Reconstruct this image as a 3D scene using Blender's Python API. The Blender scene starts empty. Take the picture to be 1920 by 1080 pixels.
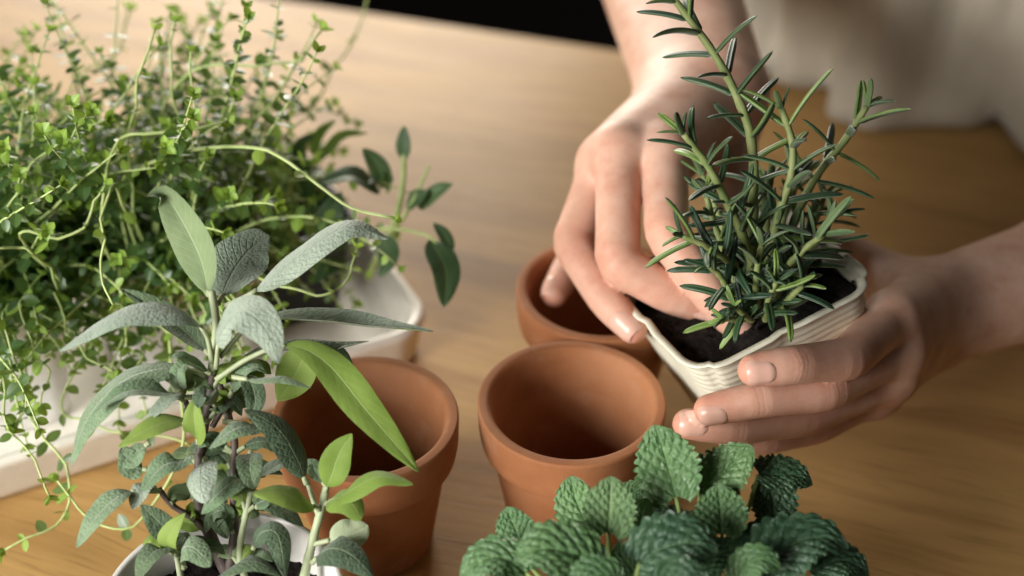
import bpy, math, random
import numpy as np
from mathutils import Vector, Matrix
random.seed(7); RS = np.random.RandomState(7)
S = bpy.context.scene
COL = S.collection
# ------------------------------------------------------------------ camera
FPX = 50/36*1920
H = 0.403
TH = math.radians(37.2)
Fv = Vector((0, math.cos(TH), -math.sin(TH))); Uv = Vector((0, math.sin(TH), math.cos(TH))); Rv = Vector((1, 0, 0))
CAM = Vector((0, 0, H))
cd = bpy.data.cameras.new('camera'); cam = bpy.data.objects.new('camera', cd); COL.objects.link(cam)
cam.location = CAM; cam.rotation_euler = (math.pi/2-TH, 0, 0)
cd.lens = 50; cd.sensor_width = 36; cd.clip_start = 0.01; cd.clip_end = 50
cd.dof.use_dof = True; cd.dof.focus_distance = 0.478; cd.dof.aperture_fstop = 4.8
S.camera = cam
# ------------------------------------------------------------------ light
W = bpy.data.worlds.new('World'); S.world = W; W.use_nodes = True
W.node_tree.nodes['Background'].inputs[0].default_value = (1.0, 0.93, 0.86, 1)
W.node_tree.nodes['Background'].inputs[1].default_value = 0.022
def area_light(name, loc, aim, sx, sy, power, col, spread):
    ld = bpy.data.lights.new(name, 'AREA'); ld.shape = 'RECTANGLE'; ld.size = sx; ld.size_y = sy
    ld.energy = power; ld.spread = math.radians(spread); ld.color = col
    o = bpy.data.objects.new(name, ld); COL.objects.link(o); o.location = loc
    o.rotation_euler = (Vector(aim)-Vector(loc)).to_track_quat('-Z', 'Y').to_euler()
    return o
area_light('window_light', (-.30, 1.70, 0.36), (-.20, 0.60, 0.02), .8, .5, 9.6, (1.0, 0.93, 0.81), 115)
area_light('side_window_light', (-.64, .0, 0.32), (-.18, 0.42, 0.05), .7, .45, 3.0, (1.0, 0.97, 0.93), 60)
S.view_settings.view_transform = 'Standard'; S.view_settings.look = 'None'
S.view_settings.exposure = 0; S.view_settings.gamma = 1
S.render.engine = 'CYCLES'

# ------------------------------------------------------------------ helpers
def at(px, py, d):
    return CAM + d*(Fv + Rv*((px-960)/FPX) - Uv*((py-540)/FPX))
def onz(px, py, z):
    r = Fv + Rv*((px-960)/FPX) - Uv*((py-540)/FPX)
    return CAM + r*((z-H)/r.z)
def fc(r, u, t):                                  # a direction given as right / up / towards the viewer's side
    return (Rv*r + Uv*u - Fv*t).normalized()
WO = {}
def thing(name, label, cat, loc, group=None):
    o = bpy.data.objects.new(name, None); COL.objects.link(o); o.empty_display_size = 0.01
    o.location = loc; WO[o.name] = Vector(loc)
    o['label'] = label; o['category'] = cat
    if group: o['group'] = group
    return o
def mesh(name, V, F, mats=None, smooth=True, uv=None, mi=None):
    me = bpy.data.meshes.new(name)
    me.from_pydata([tuple(v) for v in V], [], [tuple(f) for f in F])
    for m in (mats or []): me.materials.append(m)
    if smooth: me.polygons.foreach_set('use_smooth', [True]*len(me.polygons))
    if mi is not None: me.polygons.foreach_set('material_index', mi)
    if uv is not None:
        l = me.uv_layers.new(name='UVMap'); idx = np.empty(len(me.loops), dtype=np.int32); me.loops.foreach_get('vertex_index', idx)
        l.data.foreach_set('uv', np.asarray(uv, dtype=np.float32)[idx].ravel())
    me.update()
    return me
def place(name, me, parent=None, origin=(0, 0, 0)):
    o = bpy.data.objects.new(name, me); COL.objects.link(o); origin = Vector(origin)
    if parent is not None:
        o.parent = parent; o.location = origin - WO[parent.name]
    else: o.location = origin
    WO[o.name] = origin
    return o
def part(name, V, F, mats, parent=None, origin=None, **k):
    V = np.asarray(V, dtype=float)
    if origin is None: origin = V.mean(0)
    origin = np.array(origin, dtype=float)
    return place(name, mesh(name, V-origin, F, mats if isinstance(mats, (list, tuple)) else [mats], **k), parent, origin)
def tag(o, label, cat, group=None, kind=None):
    o['label'] = label; o['category'] = cat
    if group: o['group'] = group
    if kind: o['kind'] = kind
def smooth(P, n):
    P = np.array([list(p) for p in P], dtype=float)
    if len(P) == 2: 
        t = np.linspace(0, 1, n)[:, None]; return P[0]*(1-t)+P[1]*t
    Q = np.vstack([2*P[0]-P[1], P, 2*P[-1]-P[-2]])
    seg = np.linspace(0, len(P)-1, n); out = []
    for s in seg:
        i = min(int(s), len(P)-2); t = s-i
        a, b, c, d = Q[i], Q[i+1], Q[i+2], Q[i+3]
        out.append(0.5*((2*b)+(-a+c)*t+(2*a-5*b+4*c-d)*t*t+(-a+3*b-3*c+d)*t**3))
    out = np.array(out)
    # even spacing
    L = np.r_[0, np.cumsum(np.linalg.norm(np.diff(out, axis=0), axis=1))]
    t = np.linspace(0, L[-1], n)
    return np.stack([np.interp(t, L, out[:, k]) for k in range(out.shape[1])], 1)
def nrm(v):
    v = np.asarray(v, dtype=float); return v/(np.linalg.norm(v, axis=-1, keepdims=True)+1e-12)
class MB:
    def __init__(s): s.V = []; s.F = []; s.n = 0; s.uv = []; s.mi = []
    def add(s, V, F, uv=None, mi=0):
        V = np.asarray(V, dtype=float); s.V.append(V); s.F += [tuple(i+s.n for i in f) for f in F]; s.n += len(V)
        s.uv.append(np.zeros((len(V), 2)) if uv is None else np.asarray(uv))
        s.mi += ([mi]*len(F)) if np.isscalar(mi) else list(mi)
    def out(s): return np.vstack(s.V), s.F, np.vstack(s.uv), s.mi
    def build(s, name, mats, parent=None, origin=None, **k):
        V, F, uv, mi = s.out(); return part(name, V, F, mats, parent, origin, uv=uv, mi=mi, **k)
def tube(P, r, ns=8, cap=True):
    P = np.asarray(P, dtype=float); n = len(P); r = np.broadcast_to(np.asarray(r, dtype=float), (n,))
    T = nrm(np.gradient(P, axis=0)); ref = np.array([0.31, 0.2, 0.93])
    A = nrm(np.cross(T, ref)); B = np.cross(T, A)
    a = np.linspace(0, 2*np.pi, ns, endpoint=False)
    V = (P[:, None, :] + r[:, None, None]*(np.cos(a)[None, :, None]*A[:, None, :]+np.sin(a)[None, :, None]*B[:, None, :])).reshape(-1, 3)
    F = []
    for i in range(n-1):
        for j in range(ns):
            k = (j+1) % ns; F.append((i*ns+j, i*ns+k, (i+1)*ns+k, (i+1)*ns+j))
    if cap:
        F.append(tuple(range(ns-1, -1, -1))); F.append(tuple((n-1)*ns+j for j in range(ns)))
    return V, F
# ------------------------------------------------------------------ materials
def mat(name, col, rough=0.5, **k):
    m = bpy.data.materials.new(name); m.use_nodes = True; b = m.node_tree.nodes['Principled BSDF']
    b.inputs['Base Color'].default_value = (*col, 1); b.inputs['Roughness'].default_value = rough
    for n, v in k.items(): b.inputs[n.replace('_', ' ')].default_value = v
    return m
class NT:
    def __init__(s, m): s.t = m.node_tree; s.b = s.t.nodes['Principled BSDF']; s.out = s.t.nodes['Material Output']
    def n(s, typ, **k):
        o = s.t.nodes.new(typ)
        for a, v in k.items():
            if a.startswith('i_'): o.inputs[a[2:].replace('_', ' ')].default_value = v
            else: setattr(o, a, v)
        return o
    def l(s, a, b): s.t.links.new(a, b)
    def ramp(s, fac, stops):
        r = s.n('ShaderNodeValToRGB'); e = r.color_ramp.elements
        while len(e) < len(stops): e.new(0.5)
        for q, (p, c) in zip(e, stops): q.position = p; q.color = (*c, 1)
        s.l(fac, r.inputs[0]); return r.outputs[0]
    def math(s, op, a, b=None, c=None):
        m = s.n('ShaderNodeMath', operation=op)
        for i, v in enumerate((a, b, c)):
            if v is None: continue
            if isinstance(v, (int, float)): m.inputs[i].default_value = v
            else: s.l(v, m.inputs[i])
        return m.outputs[0]
    def mix(s, fac, a, b, blend='MIX'):
        m = s.n('ShaderNodeMix', data_type='RGBA', blend_type=blend)
        for i, v in ((0, fac), (6, a), (7, b)):
            if isinstance(v, (int, float)): m.inputs[i].default_value = v
            elif isinstance(v, tuple): m.inputs[i].default_value = (*v, 1)
            else: s.l(v, m.inputs[i])
        return m.outputs[2]
    def bump(s, h, strength, dist):
        b = s.n('ShaderNodeBump'); b.inputs['Strength'].default_value = strength; b.inputs['Distance'].default_value = dist
        s.l(h, b.inputs['Height']); s.l(b.outputs[0], s.b.inputs['Normal']); return b
def noise(t, vec, scale, detail=3, rough=0.5):
    n = t.n('ShaderNodeTexNoise'); n.inputs['Scale'].default_value = scale; n.inputs['Detail'].default_value = detail
    n.inputs['Roughness'].default_value = rough
    if vec is not None: t.l(vec, n.inputs['Vector'])
    return n.outputs['Fac']
def leaf_mat(name, c0, c1, vein, rough, trans, tcol, bump=None, sheen=0.0, nlat=9.0, spec=0.5, veinw=0.06, latw=0.0):
    m = mat(name, c0, rough); t = NT(m)
    tc = t.n('ShaderNodeTexCoord'); oi = t.n('ShaderNodeObjectInfo')
    nz = noise(t, tc.outputs['Object'], 140, 3)
    f = t.math('ADD', t.math('MULTIPLY', nz, 0.9), t.math('MULTIPLY', t.math('SUBTRACT', oi.outputs['Random'], 0.5), 0.55))
    col = t.ramp(f, [(0.2, c0), (0.75, c1)])
    sp = t.n('ShaderNodeSeparateXYZ'); t.l(tc.outputs['UV'], sp.inputs[0])
    av = t.math('ABSOLUTE', t.math('SUBTRACT', t.math('MULTIPLY', sp.outputs['X'], 2), 1))
    mr = t.n('ShaderNodeMapRange', interpolation_type='SMOOTHSTEP'); t.l(av, mr.inputs[0])
    mr.inputs[1].default_value = veinw*0.4; mr.inputs[2].default_value = veinw*1.6; mr.inputs[3].default_value = 0.75; mr.inputs[4].default_value = 0
    vm = mr.outputs[0]
    q = t.math('SUBTRACT', t.math('MULTIPLY', sp.outputs['Y'], nlat), t.math('MULTIPLY', av, nlat*0.22))
    lat = t.math('ABSOLUTE', t.math('SUBTRACT', t.math('FRACT', q), 0.5))
    if latw:
        m2 = t.n('ShaderNodeMapRange', interpolation_type='SMOOTHSTEP'); t.l(lat, m2.inputs[0])
        m2.inputs[1].default_value = 0.0; m2.inputs[2].default_value = 0.13; m2.inputs[3].default_value = latw; m2.inputs[4].default_value = 0
        vm = t.math('MAXIMUM', vm, m2.outputs[0])
    col = t.mix(vm, col, vein)
    t.l(col, t.b.inputs['Base Color'])
    t.b.inputs['Sheen Weight'].default_value = sheen; t.b.inputs['Sheen Roughness'].default_value = 0.4
    t.b.inputs['Specular IOR Level'].default_value = spec
    if bump == 'pebble':
        v = t.n('ShaderNodeTexVoronoi', feature='F1'); v.inputs['Scale'].default_value = 950; t.l(tc.outputs['Object'], v.inputs['Vector'])
        n2 = noise(t, tc.outputs['Object'], 420, 2)
        h = t.math('ADD', t.math('MULTIPLY', t.math('SUBTRACT', 1, v.outputs['Distance']), 0.7), t.math('MULTIPLY', n2, 0.5))
        h = t.math('SUBTRACT', h, t.math('MULTIPLY', vm, 0.8))
        t.bump(h, 0.75, 0.0006)
    elif bump == 'blister':
        mp = t.n('ShaderNodeMapping'); mp.inputs['Scale'].default_value = (9, 11, 1); t.l(tc.outputs['UV'], mp.inputs[0])
        wv = t.n('ShaderNodeVectorMath', operation='ADD'); nn = t.n('ShaderNodeTexNoise'); nn.inputs['Scale'].default_value = 6; t.l(tc.outputs['UV'], nn.inputs['Vector'])
        t.l(mp.outputs[0], wv.inputs[0]); t.l(nn.outputs['Color'], wv.inputs[1])
        v = t.n('ShaderNodeTexVoronoi', feature='DISTANCE_TO_EDGE'); v.inputs['Scale'].default_value = 1; t.l(wv.outputs[0], v.inputs['Vector'])
        h = t.math('POWER', t.math('MINIMUM', t.math('MULTIPLY', v.outputs['Distance'], 2.2), 1.0), .6)
        h = t.math('SUBTRACT', t.math('ADD', h, t.math('MULTIPLY', noise(t, tc.outputs['Object'], 900, 2), .2)), t.math('MULTIPLY', vm, .9))
        t.bump(h, .42, .0007)
    elif bump == 'fine':
        h = t.math('SUBTRACT', noise(t, tc.outputs['Object'], 500, 3), t.math('MULTIPLY', vm, 0.8))
        t.bump(h, 0.5, 0.0004)
    tr = t.n('ShaderNodeBsdfTranslucent'); tr.inputs[0].default_value = (*tcol, 1)
    t.l(t.mix(0.5, col, tcol), tr.inputs[0])
    ms = t.n('ShaderNodeMixShader'); ms.inputs[0].default_value = trans
    t.l(t.b.outputs[0], ms.inputs[1]); t.l(tr.outputs[0], ms.inputs[2]); t.l(ms.outputs[0], t.out.inputs['Surface'])
    return m
M = {}
M['sage'] = leaf_mat('sage_upper', (.15, .235, .125), (.25, .345, .205), (.42, .48, .36), .7, .22, (.32, .46, .10), 'pebble', .45, 12, .25, .05, .25)
M['sage_silver'] = leaf_mat('sage_silver', (.26, .325, .245), (.39, .46, .365), (.24, .30, .22), .75, .18, (.42, .54, .25), 'pebble', .5, 12, .2, .035, .4)
M['sage_green'] = leaf_mat('sage_young', (.24, .36, .07), (.31, .42, .10), (.40, .50, .20), .6, .42, (.50, .68, .08), 'fine', .2, 12, .3, .04, .22)
M['sage_mid'] = leaf_mat('sage_mid', (.22, .31, .15), (.31, .39, .21), (.42, .50, .30), .7, .35, (.42, .60, .12), 'fine', .5, 12, .2, .05, .3)
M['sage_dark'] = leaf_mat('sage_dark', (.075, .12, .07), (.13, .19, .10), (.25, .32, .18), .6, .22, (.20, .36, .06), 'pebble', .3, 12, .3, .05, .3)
M['sage_under'] = leaf_mat('sage_under', (.36, .44, .26), (.46, .53, .34), (.56, .63, .42), .75, .28, (.45, .60, .18), 'fine', .4, 12, .2, .08, .5)
M['balm'] = leaf_mat('balm_upper', (.11, .225, .095), (.20, .345, .14), (.19, .34, .13), .38, .28, (.25, .48, .08), 'blister', .0, 7, .55, .035, .25)
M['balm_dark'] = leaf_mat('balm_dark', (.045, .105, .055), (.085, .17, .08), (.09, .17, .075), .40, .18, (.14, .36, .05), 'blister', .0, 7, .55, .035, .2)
M['balm_under'] = leaf_mat('balm_under', (.16, .27, .12), (.22, .34, .15), (.32, .45, .22), .6, .25, (.30, .52, .10), 'blister', .1, 7, .3, .05, .4)
M['thyme'] = leaf_mat('thyme_leaf', (.045, .105, .040), (.125, .215, .07), (.15, .25, .08), .34, .45, (.44, .66, .11), None, .0, 5, .6, .1)
M['thyme_young'] = leaf_mat('thyme_young', (.19, .32, .05), (.29, .43, .08), (.35, .5, .12), .45, .35, (.45, .65, .08), None, .0, 5, .5, .1)
M['rosemary'] = leaf_mat('rosemary_upper', (.019, .052, .026), (.040, .088, .032), (.018, .045, .02), .46, .05, (.12, .25, .04), None, .0, 5, .55, .12)
M['rosemary_under'] = leaf_mat('rosemary_under', (.085, .14, .06), (.13, .19, .08), (.07, .12, .04), .6, .05, (.12, .25, .04), None, .2, 5, .3, .1)
M['rosemary_young'] = leaf_mat('rosemary_young', (.13, .22, .05), (.20, .30, .07), (.08, .15, .03), .42, .08, (.3, .5, .06), None, .0, 5, .5, .12)
M['herb'] = leaf_mat('herb_leaf', (.055, .11, .045), (.10, .17, .07), (.16, .25, .09), .5, .25, (.2, .38, .06), 'fine', .1, 8, .4, .06, .2)
def stem_mat(name, c0, c1, rough=.6, sc=220):
    m = mat(name, c0, rough); t = NT(m); tc = t.n('ShaderNodeTexCoord')
    nz = noise(t, tc.outputs['Object'], sc, 4); t.l(t.ramp(nz, [(.3, c0), (.7, c1)]), t.b.inputs['Base Color'])
    t.bump(nz, .4, .0006); return m
M['stem_green'] = stem_mat('thyme_stem', (.34, .45, .14), (.48, .56, .24))
M['stem_ros'] = stem_mat('rosemary_stem', (.16, .22, .065), (.26, .29, .11))
M['stem_brown'] = stem_mat('sage_wood', (.055, .04, .035), (.14, .105, .085))
M['stem_sage'] = stem_mat('sage_stem', (.30, .36, .20), (.42, .46, .28))
M['stem_balm'] = stem_mat('balm_stem', (.22, .32, .08), (.32, .42, .14))
def soil_mat():
    m = mat('soil', (.012, .010, .009), .95); t = NT(m); tc = t.n('ShaderNodeTexCoord')
    nz = noise(t, tc.outputs['Object'], 350, 5, .7); t.l(t.ramp(nz, [(.35, (.006, .005, .005)), (.75, (.035, .026, .02))]), t.b.inputs['Base Color'])
    t.b.inputs['Specular IOR Level'].default_value = .2
    t.bump(nz, 1, .003); return m
M['soil'] = soil_mat()
def terracotta():
    m = mat('terracotta', (.5, .2, .09), .72); t = NT(m); tc = t.n('ShaderNodeTexCoord'); oi = t.n('ShaderNodeObjectInfo')
    mp = t.n('ShaderNodeMapping'); t.l(tc.outputs['Object'], mp.inputs[0]); t.l(t.math('MULTIPLY', oi.outputs['Random'], 9), mp.inputs['Location'])
    big = noise(t, mp.outputs[0], 32, 4, .6); fine = noise(t, mp.outputs[0], 900, 3, .6)
    mp2 = t.n('ShaderNodeMapping'); mp2.inputs['Scale'].default_value = (3, 3, 420); t.l(mp.outputs[0], mp2.inputs[0])
    ring = noise(t, mp2.outputs[0], 1.0, 2)
    c = t.ramp(big, [(.25, (.27, .098, .036)), (.5, (.345, .135, .052)), (.75, (.39, .175, .082))])
    salt = t.ramp(noise(t, mp.outputs[0], 75, 6, .7), [(.56, (0, 0, 0)), (.72, (1, 1, 1))]); c = t.mix(t.math('MULTIPLY', salt, .22), c, (.50, .34, .24))
    c = t.mix(t.math('MULTIPLY', fine, .09), c, (.55, .33, .22))
    t.l(c, t.b.inputs['Base Color'])
    h = t.math('ADD', t.math('MULTIPLY', fine, .35), t.math('MULTIPLY', ring, .5)); t.bump(h, .28, .0006)
    t.b.inputs['Specular IOR Level'].default_value = .28
    return m
M['terracotta'] = terracotta()
def plastic(name, col, ribs=True, rough=.45):
    m = mat(name, col, rough); t = NT(m); tc = t.n('ShaderNodeTexCoord')
    nz = noise(t, tc.outputs['Object'], 70, 4, .6)
    dk = tuple(c*.86 for c in col)
    t.l(t.ramp(nz, [(.3, dk), (.65, col)]), t.b.inputs['Base Color'])
    t.b.inputs['Subsurface Weight'].default_value = .1; t.b.inputs['Subsurface Radius'].default_value = (.003, .003, .002)
    return m
M['cream_plastic'] = plastic('cream_plastic', (.74, .72, .58))
M['white_plastic'] = plastic('white_plastic', (.80, .79, .76))
M['tray_white'] = plastic('tray_enamel', (.82, .78, .70), rough=.35)
M['black_plastic'] = mat('black_plastic', (.012, .012, .013), .5)
def ceramic():
    m = mat('glazed_ceramic', (.72, .70, .66), .3); t = NT(m); tc = t.n('ShaderNodeTexCoord')
    t.l(t.ramp(noise(t, tc.outputs['Object'], 60, 3), [(.3, (.66, .64, .60)), (.7, (.76, .74, .70))]), t.b.inputs['Base Color']); return m
M['ceramic'] = ceramic()

# ------------------------------------------------------------------ setting: floor and table
def grid_plane(x0, x1, y0, y1, z):
    return [(x0, y0, z), (x1, y0, z), (x1, y1, z), (x0, y1, z)], [(0, 1, 2, 3)]
mf = mat('dark_floor', (.018, .016, .015), .8); t = NT(mf); tc = t.n('ShaderNodeTexCoord')
t.l(t.ramp(noise(t, tc.outputs['Object'], 3, 4), [(.3, (.035, .034, .034)), (.7, (.06, .05, .045))]), t.b.inputs['Base Color'])
fl = part('floor', *grid_plane(-4, 4, -3, 6, -0.72), mf, None, (0, 0, -.72), smooth=False); fl['kind'] = 'structure'
E0 = onz(560, 0, 0); E1 = onz(1110, 82, 0)
ed = (E1-E0).normalized(); en = Vector((-ed.y, ed.x, 0))              # along the far edge, and outward over it
if en.y < 0: en = -en
def wood():
    m = mat('oak', (.4, .24, .11), .5); t = NT(m); tc = t.n('ShaderNodeTexCoord')
    wp = t.n('ShaderNodeMapping'); t.l(tc.outputs['Object'], wp.inputs[0])
    warp = noise(t, wp.outputs[0], 5, 3)
    cb = t.n('ShaderNodeSeparateXYZ'); t.l(wp.outputs[0], cb.inputs[0])
    yw = t.math('ADD', cb.outputs['Y'], t.math('MULTIPLY', warp, .05))
    cx = t.n('ShaderNodeCombineXYZ'); t.l(t.math('MULTIPLY', cb.outputs['X'], 2.4), cx.inputs[0]); t.l(t.math('MULTIPLY', yw, 26), cx.inputs[1])
    g1 = noise(t, cx.outputs[0], 1.0, 4, .55)
    cx2 = t.n('ShaderNodeCombineXYZ'); t.l(t.math('MULTIPLY', cb.outputs['X'], 9), cx2.inputs[0]); t.l(t.math('MULTIPLY', yw, 260), cx2.inputs[1])
    g2 = noise(t, cx2.outputs[0], 1.0, 5, .65)
    cx3 = t.n('ShaderNodeCombineXYZ'); t.l(t.math('MULTIPLY', cb.outputs['X'], 26), cx3.inputs[0]); t.l(t.math('MULTIPLY', yw, 900), cx3.inputs[1])
    g3 = noise(t, cx3.outputs[0], 1.0, 2, .6)
    c = t.ramp(g1, [(.30, (.19, .093, .029)), (.42, (.36, .205, .068)), (.56, (.47, .285, .102)), (.66, (.29, .150, .048)), (.78, (.41, .24, .08))])
    c = t.mix(t.math('MULTIPLY', g2, .5), c, (.46, .285, .108))
    pores = t.ramp(g3, [(.30, (1, 1, 1)), (.44, (0, 0, 0))])
    c = t.mix(t.math('MULTIPLY', pores, .55), c, (.13, .062, .025))
    t.l(c, t.b.inputs['Base Color'])
    t.l(t.math('ADD', t.math("MULTIPLY", g2, .2), .42), t.b.inputs['Roughness'])
    t.bump(t.math('SUBTRACT', g2, t.math('MULTIPLY', pores, .5)), .25, .0006)
    t.b.inputs['Specular IOR Level'].default_value = .24
    return m
M['wood'] = wood()
mid = E0 + ed*0.35
tb = thing('wooden_table', 'oak table with a clear lengthwise grain, everything stands on it', 'table', (mid.x, mid.y, -.72))
tb.rotation_euler = (0, 0, math.atan2(ed.y, ed.x))
def rbox(hx, hy, z0, z1, b, seg=4):
    pr = [(-b+b*math.sin(a), b-b*math.cos(a)) for a in []]
    rings = []
    for i in range(seg+1):
        a = math.pi/2*i/seg; rings.append((b*(1-math.sin(a)), z0+b*(1-math.cos(a))))
    for i in range(seg+1):
        a = math.pi/2*i/seg; rings.append((b*(1-math.cos(a)), z1-b*(1-math.sin(a))))
    V = []; F = []
    for ins, z in rings:
        V += [(-hx+ins, -hy+ins, z), (hx-ins, -hy+ins, z), (hx-ins, hy-ins, z), (-hx+ins, hy-ins, z)]
    for i in range(len(rings)-1):
        for j in range(4):
            k = (j+1) % 4; F.append((i*4+j, i*4+k, i*4+4+k, i*4+4+j))
    F.append((3, 2, 1, 0)); n = len(V); F.append((n-4, n-3, n-2, n-1))
    return V, F
V, F = rbox(1.0, .55, -.035, 0, .006)
o = place('tabletop', mesh('tabletop', V, F, [M['wood']], smooth=False), tb, (0, 0, 0)); o.location = (0, -.55, .72)
for sx in (-.9, .9):
    for sy in (-.08, -1.02):
        V, F = rbox(.03, .03, 0, .684, .003)
        o = place('table_leg', mesh('table_leg', V, F, [M['wood']], smooth=False), tb, (0, 0, 0)); o.location = (sx, sy, 0)

# ------------------------------------------------------------------ terracotta pots
def lathe(prof, ns=72, jit=0):
    V = []; F = []; n = len(prof)
    for (r, z) in prof:
        for j in range(ns):
            a = 2*math.pi*j/ns; V.append((r*math.cos(a), r*math.sin(a), z))
    for i in range(n-1):
        for j in range(ns):
            k = (j+1) % ns; F.append((i*ns+j, i*ns+k, (i+1)*ns+k, (i+1)*ns+j))
    return V, F
def rnd(prof, r=.0015, n=4):                                            # round the corners of a profile
    out = [prof[0]]
    for a, b, c in zip(prof, prof[1:], prof[2:]):
        a, b, c = map(np.array, (a, b, c)); la = np.linalg.norm(a-b); lc = np.linalg.norm(c-b)
        rr = min(r, la*.45, lc*.45); p = b+(a-b)/la*rr; q = b+(c-b)/lc*rr
        for i in range(n+1):
            t = i/n; out.append(tuple((1-t)**2*p+2*t*(1-t)*b+t*t*q))
    out.append(prof[-1]); return out
def terracotta_pot(loc, D, h, label):
    R = D/2; t = thing('terracotta_pot', label, 'flower pot', loc, 'small empty terracotta pots')
    rw = .0042; cz = h*.70
    collar = rnd([(R-.0046, cz-.0002), (R-.0016, cz), (R-.0005, cz+.006), (R, h-.001), (R-.0004, h), (R-rw, h), (R-rw-.0012, h-.004), (R-rw-.0032, cz)], .0021, 5)
    V, F = lathe(collar); part('rim', np.array(V)+loc, F, M['terracotta'], t, loc)
    rb = R*.66
    body = rnd([(R-rw-.0032, cz), (rb-.004, .006), (.004, .005), (.004, 0), (rb-.001, 0), (rb, .001), (R-.0046, cz-.0002)], .002, 4)
    V, F = lathe(body); part('pot_wall', np.array(V)+loc, F, M['terracotta'], t, loc)
    return t
def pot_at(px, py, D, h, label):
    p = onz(px, py, h); return terracotta_pot(Vector((p.x, p.y, 0.0005)), D, h-.0005, label)
pot_at(1072, 750, .0680, .062, 'empty terracotta pot in the middle, its whole rim in view, just behind the lemon balm')
pot_at(684, 780, .0668, .062, 'empty terracotta pot half hidden behind the sage, below the corner of the white tray')
pot_at(1128, 538, .0680, .062, 'empty terracotta pot at the back with fingers hanging over its rim')

# ------------------------------------------------------------------ square pots, tray
def sq_ring(c, ex, ey, cr, n=10):                                        # rounded rectangle ring, half axes ex, ey
    lx, ly = ex.length, ey.length; ux, uy = ex/lx, ey/ly; out = []
    for sx, sy, a0 in ((1, 1, 0), (-1, 1, 90), (-1, -1, 180), (1, -1, 270)):
        cc = c + ux*(sx*(lx-cr)) + uy*(sy*(ly-cr))
        for i in range(n+1):
            a = math.radians(a0+90*i/n); out.append(cc + ux*(cr*math.cos(a)) + uy*(cr*math.sin(a)))
        # flat run with points
        nx = {(1, 1): (-1, 1), (-1, 1): (-1, -1), (-1, -1): (1, -1), (1, -1): (1, 1)}[(sx, sy)]
        a = out[-1]; d = c + ux*(nx[0]*(lx-cr)) + uy*(nx[1]*(ly-cr)); an = math.radians(a0+90)
        b = d + ux*(cr*math.cos(an)) + uy*(cr*math.sin(an))
        for i in range(1, 12): out.append(a.lerp(b, i/12))
    return out
def loft(rings):
    V = []; F = []; m = len(rings[0])
    for r in rings: V += [tuple(p) for p in r]
    for i in range(len(rings)-1):
        for j in range(m):
            k = (j+1) % m; F.append((i*m+j, i*m+k, (i+1)*m+k, (i+1)*m+j))
    return V, F, m
def square_pot(t, rim_c, ex, ey, axis, h, cr, m, taper=.74, wall=.0011, ribs=8, dents=True, flange=.0016):
    """open tapered pot: rim centre, half axes, axis pointing down"""
    rings = []
    N = 76
    def ring(f, off, rib=True):
        s = 1-(1-taper)*f; c = rim_c + axis*(h*f)
        L = lambda e: e.normalized()*(e.length*s+off)
        R = sq_ring(c, L(ex), L(ey), max(cr*s+off, .003))
        if dents:
            n = len(R); out = []
            for q, p in enumerate(R):
                a = q/n*4 % 1
                g = math.exp(-((a-.70)/.028)**2) + math.exp(-((a-.26+.0)/.028)**2)
                d = (p-c).normalized(); out.append(p - d*(.0022*g*max(0, 1-abs(f-.12)/.5)))
            R = out
        return R
    for i in range(N+1):                                                  # outside, bottom to rim
        f = 1-i/N; rib = .00028*(1 if (ribs and f < .8 and i % 4 in (1, 2)) else 0)
        rings.append(ring(f, rib))
    rings.append(ring(0.0, flange)); rings.append(ring(-.012, flange)); rings.append(ring(-.016, flange*.4)); rings.append(ring(-.012, -wall))
    for i in range(1, 9): rings.append(ring(i/8*.97, -wall))
    V, F, m_ = loft(rings)
    F.append(tuple(range(m_-1, -1, -1))); n = len(V); F.append(tuple(range(n-m_, n)))
    return part('pot_wall', V, F, m, t, rim_c + axis*h)
def soil_part(parent, rim_c, ex, ey, axis, depth, shrink, cr, seed=0, amp=.0022, name='soil', thick=.02):
    c = rim_c + axis*depth; up = -axis; rs = np.random.RandomState(seed)
    outer = sq_ring(c, ex.normalized()*(ex.length*shrink), ey.normalized()*(ey.length*shrink), cr*shrink)
    K = 22; V = []; F = []; m = len(outer)
    rings = []
    for k in range(K+1):
        s = 1-k/(K+.4)
        rings.append([c + (p-c)*s for p in outer])
    ph = rs.rand(12)*6.28; fr = rs.randn(12, 2)*260
    out = []
    for k, R in enumerate(rings):
        row = []
        for p in R:
            d = p-c; x, y = d.dot(ex.normalized()), d.dot(ey.normalized())
            hgt = sum(math.sin(x*a+y*b+q) for (a, b), q in zip(fr, ph))/6*amp + rs.randn()*amp*.22
            row.append(p + up*(hgt if k else -.0005))
        out.append(row)
    crumb = MB(); tet = [(0, 1, 2), (0, 2, 3), (0, 3, 1), (1, 3, 2)]
    for _ in range(260):
        k, j = rs.randint(1, K), rs.randint(0, len(outer)); q = np.array(out[k][j]); sz = .0004+.0011*rs.rand()**2
        crumb.add(q+rs.randn(4, 3)*sz, tet)
    cr_ = crumb.build('soil_crumbs', [M['soil']], parent, c, smooth=False); cr_['kind'] = 'stuff'
    low = [c + (p-c)*.93 + axis*thick for p in outer]
    V, F, m_ = loft([low]+out); n = len(V); F.append(tuple(range(n-m_, n))); F.append(tuple(range(m_-1, -1, -1)))
    return part(name, V, F, M['soil'], parent, c)

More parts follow.
